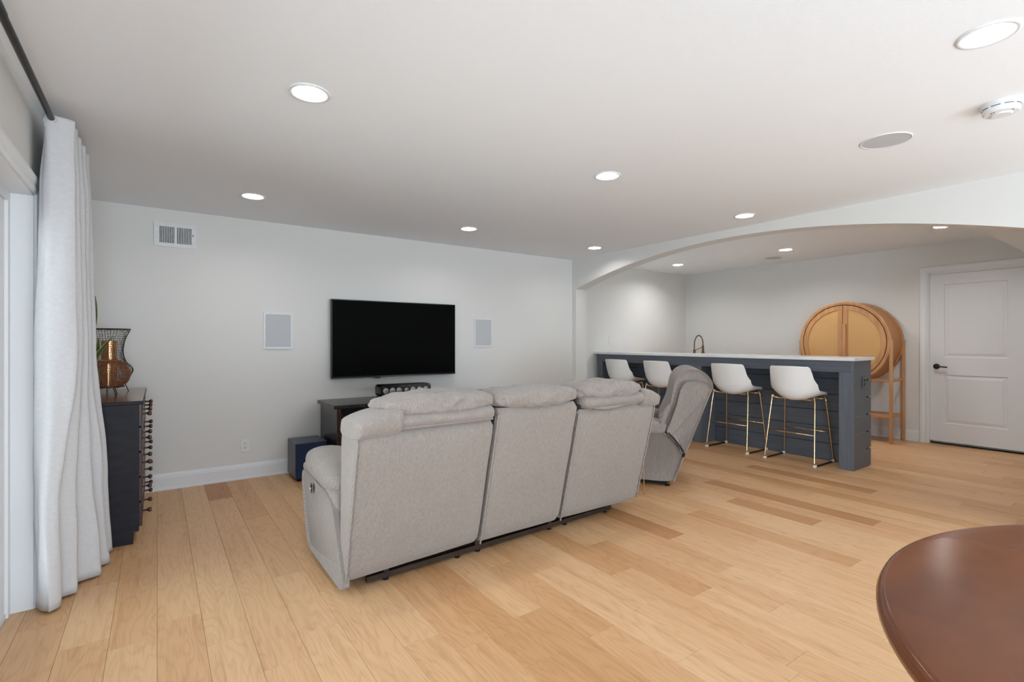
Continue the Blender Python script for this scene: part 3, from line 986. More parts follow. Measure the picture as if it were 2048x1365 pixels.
# ------------------------------------------------------------------ apothecary chest at left
t = thing('apothecary_chest', 'tall dark wood apothecary chest of many small drawers behind the curtain', 'chest', (-0.438, 3.803, 0))
cx, cy, cz = 0.362, 1.06, 0.869
cwid = cx
obj('carcass', bx(0, cwid - 0.016, 0, cy, 0.075, cz - 0.022), M['chest_side'], t)
M['chest_top'] = mat('polished_brown_wood', rgb(132, 88, 56), 0.22, spec=0.6, col2=rgb(104, 66, 40), scale=3, stretch=(12, 1.2, 12), coat=0.3)
tp = obj('top', bx(0, cwid + 0.006, -0.008, cy + 0.008, cz - 0.022, cz, bev=0.003, seg=1), [M['chest_side'], M['chest_top']], t)
for p_ in tp.data.polygons:
    p_.material_index = 1 if p_.normal.z > 0.9 else 0
obj('plinth', bx(0.01, cwid - 0.045, 0.01, cy - 0.01, 0, 0.075), M['chest_side'], t)
dr0 = None
for r in range(5):
    for c in range(4):
        z = 0.098 + r * 0.1535
        y = 0.018 + c * 0.258
        bm = bx(0, 0.017, 0, 0.247, 0, 0.145, bev=0.003, seg=1)
        o = obj('drawer', bm, M['espresso_front'], t, loc=(cwid - 0.018, y, z))
        bm = bx(-0.001, 0.0035, 0.085, 0.160, 0.085, 0.115); obj('label_holder', bm, M['bronze'], o, loc=(0.016, 0, 0))
        bm = new()
        lathe(bm, [(0.010, 0), (0.0065, 0.007), (0.0058, 0.024), (0.0138, 0.031), (0.0160, 0.039), (0.012, 0.047), (0, 0.049)], 14, mtx=Matrix.Rotation(R(90), 4, 'Y'))
        obj('knob', bm, M['knob'], o, smooth=True, loc=(0.017, 0.1235, 0.062))

# woven lanterns on the chest
def woven(bm, prof, n, jit, seed):
    q = random.Random(seed)
    rings = []
    for r, h in prof:
        rings.append([bm.verts.new((r * math.cos(2 * PI * (k + q.uniform(-jit, jit)) / n), r * math.sin(2 * PI * (k + q.uniform(-jit, jit)) / n), h + q.uniform(-jit, jit) * 0.012)) for k in range(n)])
    for a, b in zip(rings, rings[1:]):
        for k in range(n):
            bm.faces.new((a[k], a[(k + 1) % n], b[(k + 1) % n], b[k]))
def woven_obj(name, prof, n, jit, seed, m, parent, th):
    bm = new(); woven(bm, prof, n, jit, seed)
    o = obj(name, bm, m, parent)
    w_ = o.modifiers.new('wire', 'WIREFRAME'); w_.thickness = th; w_.use_replace = True; w_.use_even_offset = False
    return o
def interp(prof, m):
    P = smooth_path([(r, 0, h) for r, h in prof], m)
    return [(p.x, p.z) for p in P]
t = thing('tall_woven_lantern', 'tall flared dark wire lantern standing on the chest behind the round one', 'lantern', (-0.285, 4.655, 0.869))
woven_obj('woven_shade', interp([(0.098, 0.062), (0.140, 0.155), (0.098, 0.215), (0.082, 0.285), (0.092, 0.37), (0.123, 0.452)], 6), 40, 0.28, 3, M['wire'], t, 0.0028)
bm = new(); tube(bm, [(0.123 * math.cos(a), 0.123 * math.sin(a), 0.452) for a in [2 * PI * k / 32 for k in range(32)]], 0.004, 6, closed=True)
obj('rim', bm, M['wire'], t, smooth=True)
bm = new(); tube(bm, [(0.098 * math.cos(a), 0.098 * math.sin(a), 0.060) for a in [2 * PI * k / 32 for k in range(32)]], 0.004, 6, closed=True)
obj('base_ring', bm, M['wire'], t, smooth=True)
for k in range(3):
    a = R(-20 + 120 * k)
    obj('leg', tb([(0.096 * math.cos(a), 0.096 * math.sin(a), 0.062), (0.120 * math.cos(a), 0.120 * math.sin(a), 0.0)], 0.0035, 6), M['wire'], t)
def candle_glass(parent, z0, r, hh):
    bm = new(); lathe(bm, [(0, z0), (r, z0), (r, z0 + hh), (r - 0.003, z0 + hh), (r - 0.003, z0 + 0.004), (0, z0 + 0.004)], 28)
    obj('glass_cylinder', bm, M['hurricane'], parent, smooth=True, auto=40)
    bm = new(); lathe(bm, [(0, z0 + 0.005), (r * 0.6, z0 + 0.005), (r * 0.6, z0 + hh * 0.45), (r * 0.5, z0 + hh * 0.47), (0, z0 + hh * 0.46)], 24)
    obj('candle', bm, M['plate'], parent, smooth=True, auto=40)
    bm = new(); lathe(bm, [(0, z0 - 0.004), (r + 0.05, z0 - 0.004), (r + 0.05, z0), (0, z0)], 24)
    obj('glass_tray', bm, M['wire'], parent)
M['hurricane'] = mat('amber_mirrored_glass', rgb(200, 150, 104), 0.12, 0.55, spec=0.8, col2=rgb(180, 128, 84), scale=8)
candle_glass(t, 0.066, 0.045, 0.30)
t = thing('round_woven_basket_lantern', 'squat round copper wicker lantern on thin legs at the front of the chest', 'lantern', (-0.272, 4.355, 0.869))
woven_obj('woven_shade', interp([(0.060, 0.048), (0.105, 0.085), (0.120, 0.135), (0.104, 0.190), (0.066, 0.232)], 6), 56, 0.35, 5, M['wicker'], t, 0.0026)
woven_obj('inner_weave', interp([(0.056, 0.050), (0.100, 0.087), (0.115, 0.135), (0.099, 0.188), (0.063, 0.228)], 5), 47, 0.45, 9, M['wicker'], t, 0.0026)
bm = new(); tube(bm, [(0.066 * math.cos(a), 0.066 * math.sin(a), 0.232) for a in [2 * PI * k / 28 for k in range(28)]], 0.004, 6, closed=True)
obj('rim', bm, M['wicker'], t, smooth=True)
for k in range(3):
    a = R(-60 + 120 * k)
    obj('leg', tb([(0.060 * math.cos(a), 0.060 * math.sin(a), 0.052), (0.085 * math.cos(a), 0.085 * math.sin(a), 0.0)], 0.0035, 6), M['wire'], t)
candle_glass(t, 0.056, 0.040, 0.155)

# snake plant behind the curtain
t = thing('snake_plant', 'potted snake plant with yellow-edged leaves, mostly hidden behind the curtain', 'plant', (-0.372, 3.93, 0.869))
bm = new(); lathe(bm, [(0, 0), (0.045, 0), (0.058, 0.09), (0.058, 0.11), (0.052, 0.11), (0.050, 0.095), (0, 0.095)], 28)
pot = obj('pot', bm, M['pot'], t, smooth=True, auto=40)
bm = new(); lathe(bm, [(0, 0.098), (0.050, 0.096)], 24); obj('soil', bm, M['soil'], pot)
def leaf(pts, wmax, tw):
    P = smooth_path(pts, 8)
    bm = new()
    L_ = len(P) - 1
    rows = []
    for i, p in enumerate(P):
        u = i / L_
        wd = wmax * (0.45 + 0.55 * math.sin(min(1, u * 1.6) * PI / 2)) * (1 - max(0, (u - 0.55) / 0.45) ** 2) + 0.0008
        a = tw + 0.6 * u
        d = Vector((math.cos(a), math.sin(a), 0)); q = Vector((-math.sin(a), math.cos(a), 0))
        rows.append([bm.verts.new(p + d * wd * s + q * (0.20 * wd * (1 - s * s)) * -1) for s in (-1, -0.78, 0, 0.78, 1)])
    for a, b in zip(rows, rows[1:]):
        for k in range(4):
            f = bm.faces.new((a[k], a[k + 1], b[k + 1], b[k]))
            f.material_index = 1 if k in (0, 3) else 0
    o = obj('leaf', bm, [M['leaf'], M['leaf_edge']], t, smooth=True)
    s_ = o.modifiers.new('thick', 'SOLIDIFY'); s_.thickness = 0.002
leaf([(0.01, 0, 0.09), (0.03, 0.01, 0.30), (0.060, 0.015, 0.50), (0.064, 0.02, 0.64)], 0.018, 0.3)
leaf([(0.015, -0.01, 0.09), (0.040, -0.01, 0.18), (0.078, 0.0, 0.29), (0.148, 0.01, 0.395)], 0.019, 0.5)
leaf([(0.02, 0.01, 0.09), (0.055, 0.02, 0.20), (0.072, 0.02, 0.31), (0.080, 0.02, 0.385)], 0.014, 0.1)
leaf([(-0.02, 0.01, 0.09), (-0.03, 0.01, 0.3), (-0.025, 0.02, 0.55)], 0.018, 1.0)
leaf([(-0.01, -0.02, 0.09), (0.0, -0.03, 0.25), (-0.01, -0.035, 0.42)], 0.016, 2.0)

# ------------------------------------------------------------------ curtain rod and curtain
t = thing('curtain_rod', 'dark bronze curtain rod running along the top of the left wall', 'curtain rod', (-0.392, 0, 2.242))
obj('rod', tb([(0, -0.2, 0), (0, 2.17, 0)], 0.0145, 16), M['bronze'], t, smooth=True, auto=40)
obj('inner_rod', tb([(0, 2.168, 0), (0, 3.74, 0)], 0.0125, 16), M['bronze'], t, smooth=True, auto=40)
bm = new(); lathe(bm, [(0.0, 0), (0.014, 0.002), (0.022, 0.014), (0.022, 0.026), (0.014, 0.038), (0, 0.041)], 20, mtx=Matrix.Translation((0, 3.735, 0)) @ Matrix.Rotation(R(-90), 4, 'X'))
obj('finial', bm, M['bronze'], t, smooth=True)
for y in (3.70, 0.1):
    bm = new()
    tube(bm, [(-0.07, y, 0.0), (0.0, y, 0.0)], 0.006, 8)
    lathe(bm, [(0, 0), (0.022, 0), (0.020, 0.006), (0, 0.007)], 18, mtx=Matrix.Translation((-0.0745, y, 0)) @ Matrix.Rotation(R(90), 4, 'Y'))
    obj('bracket', bm, M['bronze'], t, smooth=True, auto=40)

def curtain():
    t = thing('curtain', 'floor-length pale grey curtain gathered at the left window', 'curtain', (-0.39, 3.1, 0))
    # (x, y) cross-sections, same number of control points at each height
    top = [(-0.418, 3.085), (-0.400, 3.055), (-0.317, 3.080), (-0.372, 3.14), (-0.316, 3.20), (-0.374, 3.26), (-0.313, 3.32), (-0.376, 3.38), (-0.308, 3.44), (-0.378, 3.51), (-0.306, 3.58), (-0.38, 3.66), (-0.41, 3.72)]
    up = [(-0.436, 3.090), (-0.395, 3.058), (-0.312, 3.085), (-0.384, 3.14), (-0.309, 3.21), (-0.388, 3.27), (-0.304, 3.335), (-0.390, 3.40), (-0.298, 3.455), (-0.392, 3.53), (-0.294, 3.59), (-0.40, 3.67), (-0.43, 3.73)]
    mid = [(-0.455, 3.100), (-0.395, 3.062), (-0.306, 3.095), (-0.400, 3.15), (-0.302, 3.24), (-0.402, 3.30), (-0.294, 3.36), (-0.404, 3.42), (-0.286, 3.48), (-0.404, 3.55), (-0.280, 3.62), (-0.40, 3.69), (-0.44, 3.74)]
    low = [(-0.458, 3.120), (-0.415, 3.060), (-0.368, 3.080), (-0.425, 3.15), (-0.322, 3.215), (-0.425, 3.28), (-0.276, 3.36), (-0.425, 3.43), (-0.246, 3.510), (-0.425, 3.59), (-0.226, 3.68), (-0.40, 3.74), (-0.44, 3.78)]
    bot = [(-0.458, 3.160), (-0.405, 3.045), (-0.362, 3.105), (-0.412, 3.16), (-0.318, 3.225), (-0.415, 3.30), (-0.238, 3.390), (-0.420, 3.46), (-0.214, 3.545), (-0.420, 3.62), (-0.216, 3.735), (-0.39, 3.77), (-0.44, 3.80)]
    levels = [(2.256, top), (2.20, top), (1.95, up), (1.20, mid), (0.45, low), (0.012, bot)]
    NU = 8
    def sec(pts):
        return smooth_path([(x, y, 0) for x, y in pts], NU)
    secs = [(z, sec(p)) for z, p in levels]
    bm = new()
    rows = []
    zs = [2.256, 2.245, 2.225, 2.20]
    nz = 56
    zs += [2.20 - (2.20 - 0.012) * (k / nz) for k in range(1, nz + 1)]
    for z in zs:
        for (za, A), (zb, B) in zip(secs, secs[1:]):
            if zb - 1e-6 <= z <= za + 1e-6:
                f = (za - z) / (za - zb)
                break
        f = f * f * (3 - 2 * f) if zb > 0.1 else f
        row = []
        m = len(A)
        for i in range(m):
            p = A[i].lerp(B[i], f)
            nn = noise.noise(Vector((i * 0.22, z * 2.3, 4.0)))
            n2 = noise.noise(Vector((i * 0.5, z * 5.5, 9.0)))
            amp = 0.006 + 0.010 * max(0, (1.4 - z) / 1.4)
            p = Vector((p.x + amp * nn + 0.003 * n2, p.y + amp * 0.6 * noise.noise(Vector((i * 0.3, z * 2.0, 14.0))), z))
            if p.x < XL + 0.006: p.x = XL + 0.006
            row.append(bm.verts.new(p))
        rows.append(row)
    for a, b in zip(rows, rows[1:]):
        for k in range(len(a) - 1):
            bm.faces.new((a[k], a[k + 1], b[k + 1], b[k]))
    o = obj('panel', bm, M['linen'], t, smooth=True)
    o.location = (0.39, -3.1, 0)
    s_ = o.modifiers.new('thick', 'SOLIDIFY'); s_.thickness = 0.0022
    # stitched bottom hem band and pocket at the top
    bm = new()
    hb = [[(v, z) for v in secs[-1][1]] for z in (0.010, 0.085)]
    bm.free()
    # rod pocket loop seen end-on
    bm = new()
    lp = smooth_path([(-0.415, 3.056, 2.20), (-0.417, 3.050, 2.235), (-0.394, 3.046, 2.262), (-0.370, 3.05, 2.240), (-0.388, 3.054, 2.205)], 6)
    a_ = [bm.verts.new(p) for p in lp]; b_ = [bm.verts.new(p + Vector((0, 0.05, 0))) for p in lp]
    for k in range(len(lp) - 1):
        bm.faces.new((a_[k], a_[k + 1], b_[k + 1], b_[k]))
    o = obj('rod_pocket', bm, M['linen'], t, smooth=True)
    o.location = (0.39, -3.1, 0)
    s_ = o.modifiers.new('thick', 'SOLIDIFY'); s_.thickness = 0.002
    # hem fold line
    bm = new()
    A, B = secs[-2][1], secs[-1][1]
    f = 1 - 0.10 / 0.438
    pts = [A[i].lerp(B[i], f) for i in range(len(A))]
    pts = [Vector((max(p.x, XL + 0.01) + 0.0, p.y - 0.003, 0.112)) for p in pts]
    bm.free()
curtain()

# ------------------------------------------------------------------ reclining sofa (seen from behind)
O_SOFA = (0.735, 2.428, 0)
sofa = thing('reclining_sofa', 'three-seat taupe corduroy reclining sofa seen from behind', 'sofa', O_SOFA, R(0.5))
SLEN = 2.085
LEAN = 0.185 / 0.76
def yb(z):          # outer face of the back at height z (local)
    return -LEAN * (z - 0.05)
def back_panel(x0, x1, zb0, zb1, zt, thick_t, thick_b, bulge=0.010, seed=0.0):
    bm = new()
    rings = []
    N = 22
    for k in range(N + 1):
        u = k / N
        z = u
        ring = []
        # corner rounding at top and bottom
        e = 0.0
        if u < 0.08: e = 0.02 * (1 - math.sqrt(max(0, 1 - ((0.08 - u) / 0.08) ** 2)))
        if u > 0.92: e = 0.03 * (1 - math.sqrt(max(0, 1 - ((u - 0.92) / 0.08) ** 2)))
        for (px, py) in rrect(0, 1, 0, 1, 0.999, 0) if False else []:
            pass
        th = thick_b + (thick_t - thick_b) * u
        base = rrect(x0 + e * 0.3, x1 - e * 0.3, 0 + e, th - e, 0.022, 4)
        # densify front edge for a soft bulge
        pts = []
        for i in range(len(base)):
            a = base[i]; b = base[(i + 1) % len(base)]
            pts.append(a)
            if abs(a[0] - b[0]) > 0.2:
                for q in range(1, 16):
                    pts.append((a[0] + (b[0] - a[0]) * q / 16, a[1]))
        for px, py in pts:
            fx = (px - x0) / (x1 - x0)
            zb = zb0 + (zb1 - zb0) * fx
            zz = zb + (zt - zb) * u
            s = math.sin(PI * min(1, max(0, fx))) ** 0.6 * math.sin(PI * u) ** 0.6
            wv = 0.004 * noise.noise(Vector((px * 5 + seed, zz * 5, seed)))
            y = yb(zz) + py
            if py < 0.03:
                y -= bulge * s + wv
            ring.append(Vector((px, y, zz)))
        rings.append(ring)
    loft(bm, rings)
    return bm
P1, P2, P3 = (0.0, 0.748), (0.760, 1.350), (1.362, SLEN)
bp1 = obj('back_panel', back_panel(P1[0], P1[1], 0.066, 0.096, 0.812, 0.255, 0.10, seed=1), M['sofa'], sofa, smooth=True, auto=50)
bp2 = obj('back_panel', back_panel(P2[0], P2[1], 0.088, 0.094, 0.868, 0.22, 0.10, seed=4), M['sofa'], sofa, smooth=True, auto=50)
bp3 = obj('back_panel', back_panel(P3[0], P3[1], 0.096, 0.088, 0.812, 0.255, 0.10, seed=8), M['sofa'], sofa, smooth=True, auto=50)
# piping along the panel edges
def pipe(parent, x, z0, z1, dx=0.0):
    pts = [(x + dx * (k / 12), yb(z0 + (z1 - z0) * k / 12) - 0.001 + (0.004 if k in (0, 12) else 0), z0 + (z1 - z0) * k / 12) for k in range(13)]
    obj('piping', tb(pts, 0.0055, 8), M['sofa'], parent, smooth=True)
pipe(bp1, 0.003, 0.068, 0.79)
pipe(bp2, P2[0] + 0.003, 0.08, 0.84)
pipe(bp3, P3[0] + 0.003, 0.088, 0.79)
pipe(bp3, P3[1] - 0.003, 0.105, 0.79)
# dark lining in the gaps
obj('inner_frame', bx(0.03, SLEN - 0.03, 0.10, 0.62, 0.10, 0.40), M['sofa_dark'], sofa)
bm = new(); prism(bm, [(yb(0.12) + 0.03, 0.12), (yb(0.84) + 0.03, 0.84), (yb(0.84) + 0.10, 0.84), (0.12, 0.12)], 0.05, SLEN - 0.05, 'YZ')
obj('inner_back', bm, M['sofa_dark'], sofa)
# folded rolls under the outer headrests
def roll(x0, x1, zc, yc, rz, ry, seed, sag=0.0, tilt=0.0):
    bm = new()
    N = 26
    rings = []
    for k in range(N + 1):
        u = k / N
        x = x0 + (x1 - x0) * u
        e = 1.0
        if u < 0.06: e = math.sqrt(max(0.02, 1 - ((0.06 - u) / 0.06) ** 2))
        if u > 0.94: e = math.sqrt(max(0.02, 1 - ((u - 0.94) / 0.06) ** 2))
        ring = []
        for q in range(16):
            a = 2 * PI * q / 16
            w_ = 1 + 0.10 * noise.noise(Vector((x * 7 + seed, math.cos(a) * 1.3, math.sin(a) * 1.3)))
            ring.append(Vector((x, yc + ry * e * w_ * math.cos(a), zc + tilt * u + sag * math.sin(PI * u) + rz * e * w_ * math.sin(a))))
        rings.append(ring)
    loft(bm, rings)
    return bm
obj('back_roll', roll(0.135, P1[1] - 0.004, 0.855, yb(0.855) + 0.046, 0.041, 0.074, 2.0), M['sofa'], sofa, smooth=True)
obj('back_roll', roll(P3[0] + 0.02, P3[1] - 0.130, 0.855, yb(0.855) + 0.046, 0.041, 0.074, 7.0), M['sofa'], sofa, smooth=True)
# loose flap hanging under the right roll
bm = new()
rows = []
for k in range(25):
    u = k / 24
    x = P3[0] + 0.06 + u * 0.46
    dz = 0.030 * math.sin(PI * min(1, u * 1.25)) if u < 0.8 else 0.030 * math.sin(PI * 1.0) + 0.004
    row = []
    for j in range(5):
        v = j / 4
        z = 0.826 - v * max(0.006, dz)
        row.append(bm.verts.new((x, yb(z) - 0.010 - 0.012 * math.sin(PI * v) - 0.004 * math.sin(u * 17), z)))
    rows.append(row)
for a, b in zip(rows, rows[1:]):
    for j in range(4):
        bm.faces.new((a[j], a[j + 1], b[j + 1], b[j]))
o = obj('loose_flap', bm, M['sofa'], sofa, smooth=True)
s_ = o.modifiers.new('thick', 'SOLIDIFY'); s_.thickness = 0.006
# crease flap under the left roll
bm = new()
rows = []
for k in range(25):
    u = k / 24
    x = 0.20 + u * (P1[1] - 0.225)
    row = []
    for j in range(4):
        v = j / 3
        z = 0.826 - v * (0.016 - 0.004 * u)
        row.append(bm.verts.new((x, yb(z) - 0.008 - 0.006 * math.sin(PI * v), z)))
    rows.append(row)
for a, b in zip(rows, rows[1:]):
    for j in range(3):
        bm.faces.new((a[j], a[j + 1], b[j + 1], b[j]))
o = obj('loose_flap', bm, M['sofa'], sofa, smooth=True)
s_ = o.modifiers.new('thick', 'SOLIDIFY'); s_.thickness = 0.006
# headrest pillows
for i, (a, b, zc, yy, sd) in enumerate(((0.125, 0.752, 0.918, 0.145, 3.1), (0.735, 1.362, 0.914, 0.13, 6.3), (1.355, 1.958, 0.918, 0.145, 11.7))):
    bm = new()
    def fold(P, L_=b - a):
        u = P.x / (L_ / 2)
        # gathered, drooping ends
        return Vector((P.x, P.y, P.z * (1 - 0.18 * abs(u) ** 3) + 0.010 * math.sin(P.x * 21 + sd) * max(0, abs(u) - 0.35) + 0.006 * math.sin(P.x * 43 + P.y * 30) * max(0, abs(u) - 0.45)))
    puff(bm, (a + b) / 2, yb(zc) + yy, zc, b - a, 0.30, 0.112, n=40, p=3.3, wr=0.019, fr=13.0, seed=sd, fold=fold)
    obj('headrest', bm, M['sofa'], sofa, smooth=True)
# corner wings wrapping the outer backs
def wing(x0, x1, outer, seed):
    bm = new()
    N = 22
    rings = []
    for k in range(N + 1):
        u = k / N
        x = x0 + (x1 - x0) * u
        # profile in y-z, rounded; drops and shrinks towards the outer side
        o_ = (1 - u) if outer < 0 else u         # 1 at the outer end
        e = 1.0
        if u < 0.12: e = math.sqrt(max(0.0, 1 - ((0.12 - u) / 0.12) ** 2)) * 0.22 + 0.78
        if u > 0.88: e = math.sqrt(max(0.0, 1 - ((u - 0.88) / 0.12) ** 2)) * 0.30 + 0.70
        ztop = 0.915 - 0.050 * o_ ** 2.5
        zlo = 0.790 - 0.012 * o_
        ring = []
        for px, pz in rrect(-1, 1, -1, 1, 0.62, 5):
            z = (ztop + zlo) / 2 + (ztop - zlo) / 2 * pz * (0.5 + 0.5 * e)
            yc = yb(z) + 0.106
            y = yc + 0.140 * px * e + 0.004 * noise.noise(Vector((x * 20 + seed, px * 2, pz * 2)))
            ring.append(Vector((x, y, z)))
        rings.append(ring)
    loft(bm, rings)
    return bm
obj('corner_wing', wing(-0.012, 0.215, -1, 1.0), M['sofa'], sofa, smooth=True)
obj('corner_wing', wing(SLEN - 0.165, SLEN + 0.012, 1, 5.0), M['sofa'], sofa, smooth=True)
# arms: base panel, overstuffed pad, cushions
def arm(x0, x1, side):
    bm = new()
    prof = [(0.09, 0.16), (0.16, 0.10)]
    prof += [(0.60, 0.045), (0.68, 0.10), (0.74, 0.25), (0.80, 0.45), (0.78, 0.50), (0.30, 0.46), (0.16, 0.42)]
    P = smooth_path([(0, y, z) for y, z in prof], 5, closed=True)
    rings = []
    for x, e in ((x0, 0.93), (x0 + 0.008, 0.97), (x0 + 0.022, 0.995), (x0 + 0.04, 1), (x1 - 0.03, 1), (x1, 0.96)):
        rings.append([Vector((x, 0.40 + (p.y - 0.40) * e, 0.26 + (p.z - 0.26) * e)) for p in P])
    loft(bm, rings)
    ab = obj('arm_base', bm, M['sofa'], sofa, smooth=True, auto=50)
    bm = new()
    def fold(P_):
        u = (P_.y + 0.29) / 0.58
        return Vector((P_.x, P_.y, P_.z + 0.030 * math.sin(PI * u) + 0.045 * u - 0.02))
    puff(bm, (x0 + x1) / 2 - 0.004 * side, 0.515, 0.490, (x1 - x0) + 0.03, 0.60, 0.165, n=20, p=2.9, wr=0.008, fr=7, seed=side * 3 + 9, fold=fold)
    obj('arm_pad', bm, M['sofa'], sofa, smooth=True)
    return ab
arm(-0.004, 0.215, 1)
side_loft([(0.075, 0.26), (0.012, 0.14), (0.000, 0.070), (0.012, 0.036), (0.10, 0.032), (0.45, 0.038), (0.60, 0.050), (0.67, 0.11), (0.735, 0.26), (0.775, 0.42), (0.70, 0.47), (0.40, 0.45), (0.24, 0.43), (0.15, 0.385)], -0.016, 0.022, M['sofa'], 'arm_side_panel', sofa, 0.014)
arm(SLEN - 0.215, SLEN + 0.002, -1)
for i in range(3):
    a = 0.22 + i * 0.557
    bm = new(); puff(bm, a + 0.278, 0.50, 0.40, 0.55, 0.58, 0.20, n=12, p=3.6, wr=0.005, fr=6, seed=i)
    obj('seat_cushion', bm, M['sofa'], sofa, smooth=True)
    bm = new(); puff(bm, a + 0.278, 0.80, 0.27, 0.55, 0.13, 0.36, n=10, p=4, wr=0.004, fr=6, seed=i + 5)
    obj('footrest', bm, M['sofa'], sofa, smooth=True)
    bm = new(); puff(bm, a + 0.278, 0.12, 0.64, 0.55, 0.22, 0.46, n=12, p=3.0, wr=0.008, fr=6, seed=i + 9)
    obj('back_cushion', bm, M['sofa'], sofa, smooth=True)
# oval power button on the left arm
bm = new(); lathe(bm, [(0.024, 0), (0.024, 0.003), (0.019, 0.004), (0.017, 0.002), (0, 0.002)], 24, mtx=Matrix.Translation((-0.017, 0.545, 0.400)) @ Matrix.Rotation(R(-90), 4, 'Y') @ Matrix.Scale(1.25, 4, (1, 0, 0)))
pb = obj('power_button', bm, M['chrome'], sofa, smooth=True, auto=30)
bm = new()
for dz in (-0.009, 0.009):
    tube(bm, [(-0.017, 0.545, 0.400 + dz), (-0.0225, 0.545, 0.400 + dz)], 0.006, 10)
obj('button', bm, M['black'], pb)
# steel base rail, feet, brackets and cables below
bm = new(); prism(bm, [(0.125, 0.046), (1.95, 0.104), (1.95, 0.134), (0.125, 0.076)], 0.016, 0.044, 'XY')
obj('base_rail', bm, M['rail'], sofa)
obj('base_rail', bx(0.12, 1.97, 0.50, 0.53, 0.022, 0.048), M['rail'], sofa)
for x in (0.23, 0.66, 0.80, 1.36, 1.50, 1.90):
    for yy in (0.061 + (x - 0.125) * 0.0318, 0.515):
        bm = new(); lathe(bm, [(0, 0), (0.014, 0), (0.016, 0.006), (0.010, 0.010), (0.006, 0.024), (0, 0.026)], 12, mtx=Matrix.Translation((x, yy, 0)))
        obj('foot', bm, M['black'], sofa, smooth=True, auto=40)
for x in (0.23, 0.79, 1.36, 1.90):
    obj('cross_rail', bx(x - 0.014, x + 0.014, 0.05 + (x - 0.125) * 0.0318, 0.53, 0.044, 0.085), M['rail'], sofa)
for i, (x0, x1) in enumerate(((0.30, 0.62), (1.44, 1.78))):
    for q in range(2):
        pts = smooth_path([(x0 + 0.02 * q, 0.16, 0.095), (x0 + 0.08, 0.125 - 0.01 * q, 0.055), (x0 + 0.18, 0.13, 0.062 + 0.012 * q), (x1 - 0.05, 0.15, 0.07), (x1, 0.2, 0.10)], 6)
        obj('cable', tb(pts, 0.0028, 6), M['black'] if q else M['chrome'], sofa, smooth=True)

# ------------------------------------------------------------------ recliner chair facing the television
ch = thing('recliner_chair', 'matching taupe corduroy recliner chair at an angle between sofa and bar', 'armchair', (3.555, 2.655, 0), math.atan2(0.764, -0.645) - PI / 2)
# local: +y = facing, +x = right of the chair, x = 0 at the side seen; local x axis (-left) => chair body spans x 0..0.9
CW = 0.88
# back: side shells and stuffed front
back_prof = [(-0.08, 0.30), (-0.19, 0.56), (-0.275, 0.79), (-0.285, 0.85), (-0.24, 0.895), (-0.16, 0.905), (-0.09, 0.885), (-0.05, 0.82), (-0.02, 0.70), (0.03, 0.55), (0.06, 0.47), (0.02, 0.41), (-0.03, 0.355)]
side_loft(back_prof, 0.0, CW, M['sofa'], 'back', ch, 0.016)
# rear cover flap hanging to the floor
bm = new(); prism(bm, [(-0.004, 0.05), (-0.300, 0.83), (-0.288, 0.83), (0.010, 0.05)], 0.012, CW - 0.012, 'YZ')
obj('back_flap', bm, M['sofa'], ch)
# pillow top rolling over the back and down the front
side_loft([(-0.285, 0.80), (-0.307, 0.87), (-0.282, 0.93), (-0.22, 0.985), (-0.135, 0.997), (-0.06, 0.965), (-0.01, 0.895), (0.012, 0.80), (0.035, 0.70), (0.085, 0.58), (0.11, 0.48), (0.03, 0.43), (-0.10, 0.58)], 0.012, CW - 0.012, M['sofa'], 'pillow_back', ch, 0.03)
for i in range(4):
    pts = smooth_path([(0.012, 0.04 + 0.012 * i, 0.70 - 0.045 * i), (0.004, 0.075 + 0.012 * i, 0.64 - 0.045 * i), (0.010, 0.125 + 0.010 * i, 0.585 - 0.035 * i)], 6)
    obj('wrinkle', tb(pts, [0.006 + 0.010 * math.sin(PI * k / 12) for k in range(13)], 8), M['sofa'], ch, smooth=True)
# base and arms
base_prof = [(0.025, 0.055), (0.30, 0.050), (0.70, 0.055), (0.74, 0.12), (0.75, 0.44), (0.30, 0.46), (0.05, 0.45), (-0.005, 0.40), (-0.045, 0.33), (-0.062, 0.275), (-0.035, 0.15)]
side_loft(base_prof, 0.008, 0.20, M['sofa'], 'arm_base', ch, 0.02)
side_loft(base_prof, CW - 0.20, CW - 0.008, M['sofa'], 'arm_base', ch, 0.02)
for x0 in (-0.012, CW - 0.20):
    bm = new(); puff(bm, x0 + 0.106, 0.415, 0.497, 0.235, 0.72, 0.135, n=16, p=4.2, wr=0.006, fr=7, seed=x0 * 5 + 2)
    obj('arm_pad', bm, M['sofa'], ch, smooth=True)
bm = new(); puff(bm, CW / 2, 0.45, 0.40, CW - 0.42, 0.62, 0.22, n=12, p=3.4, wr=0.005, fr=6, seed=3)
obj('seat_cushion', bm, M['sofa'], ch, smooth=True)
bm = new(); puff(bm, CW / 2, 0.76, 0.25, CW - 0.42, 0.13, 0.34, n=10, p=4, wr=0.004, fr=6, seed=8)
obj('footrest', bm, M['sofa'], ch, smooth=True)
# dark recliner slot between arm and back
bm = new(); tube(bm, smooth_path([(0.016, 0.065, 0.465), (0.014, 0.010, 0.41), (0.014, -0.040, 0.345), (0.014, -0.074, 0.290), (0.014, -0.072, 0.262)], 6), 0.012, 8)
obj('slot_lining', bm, M['sofa_dark'], ch, smooth=True)
obj('base_frame', bx(0.04, CW - 0.04, 0.06, 0.70, 0.022, 0.065), M['sofa_dark'], ch)
for x in (0.05, CW - 0.05):
    for y in (0.055, 0.66):
        bm = new(); lathe(bm, [(0, 0), (0.020, 0), (0.022, 0.010), (0.012, 0.014), (0.010, 0.03), (0, 0.03)], 14, mtx=Matrix.Translation((x, y, 0)))
        obj('foot', bm, M['black'], ch, smooth=True, auto=40)

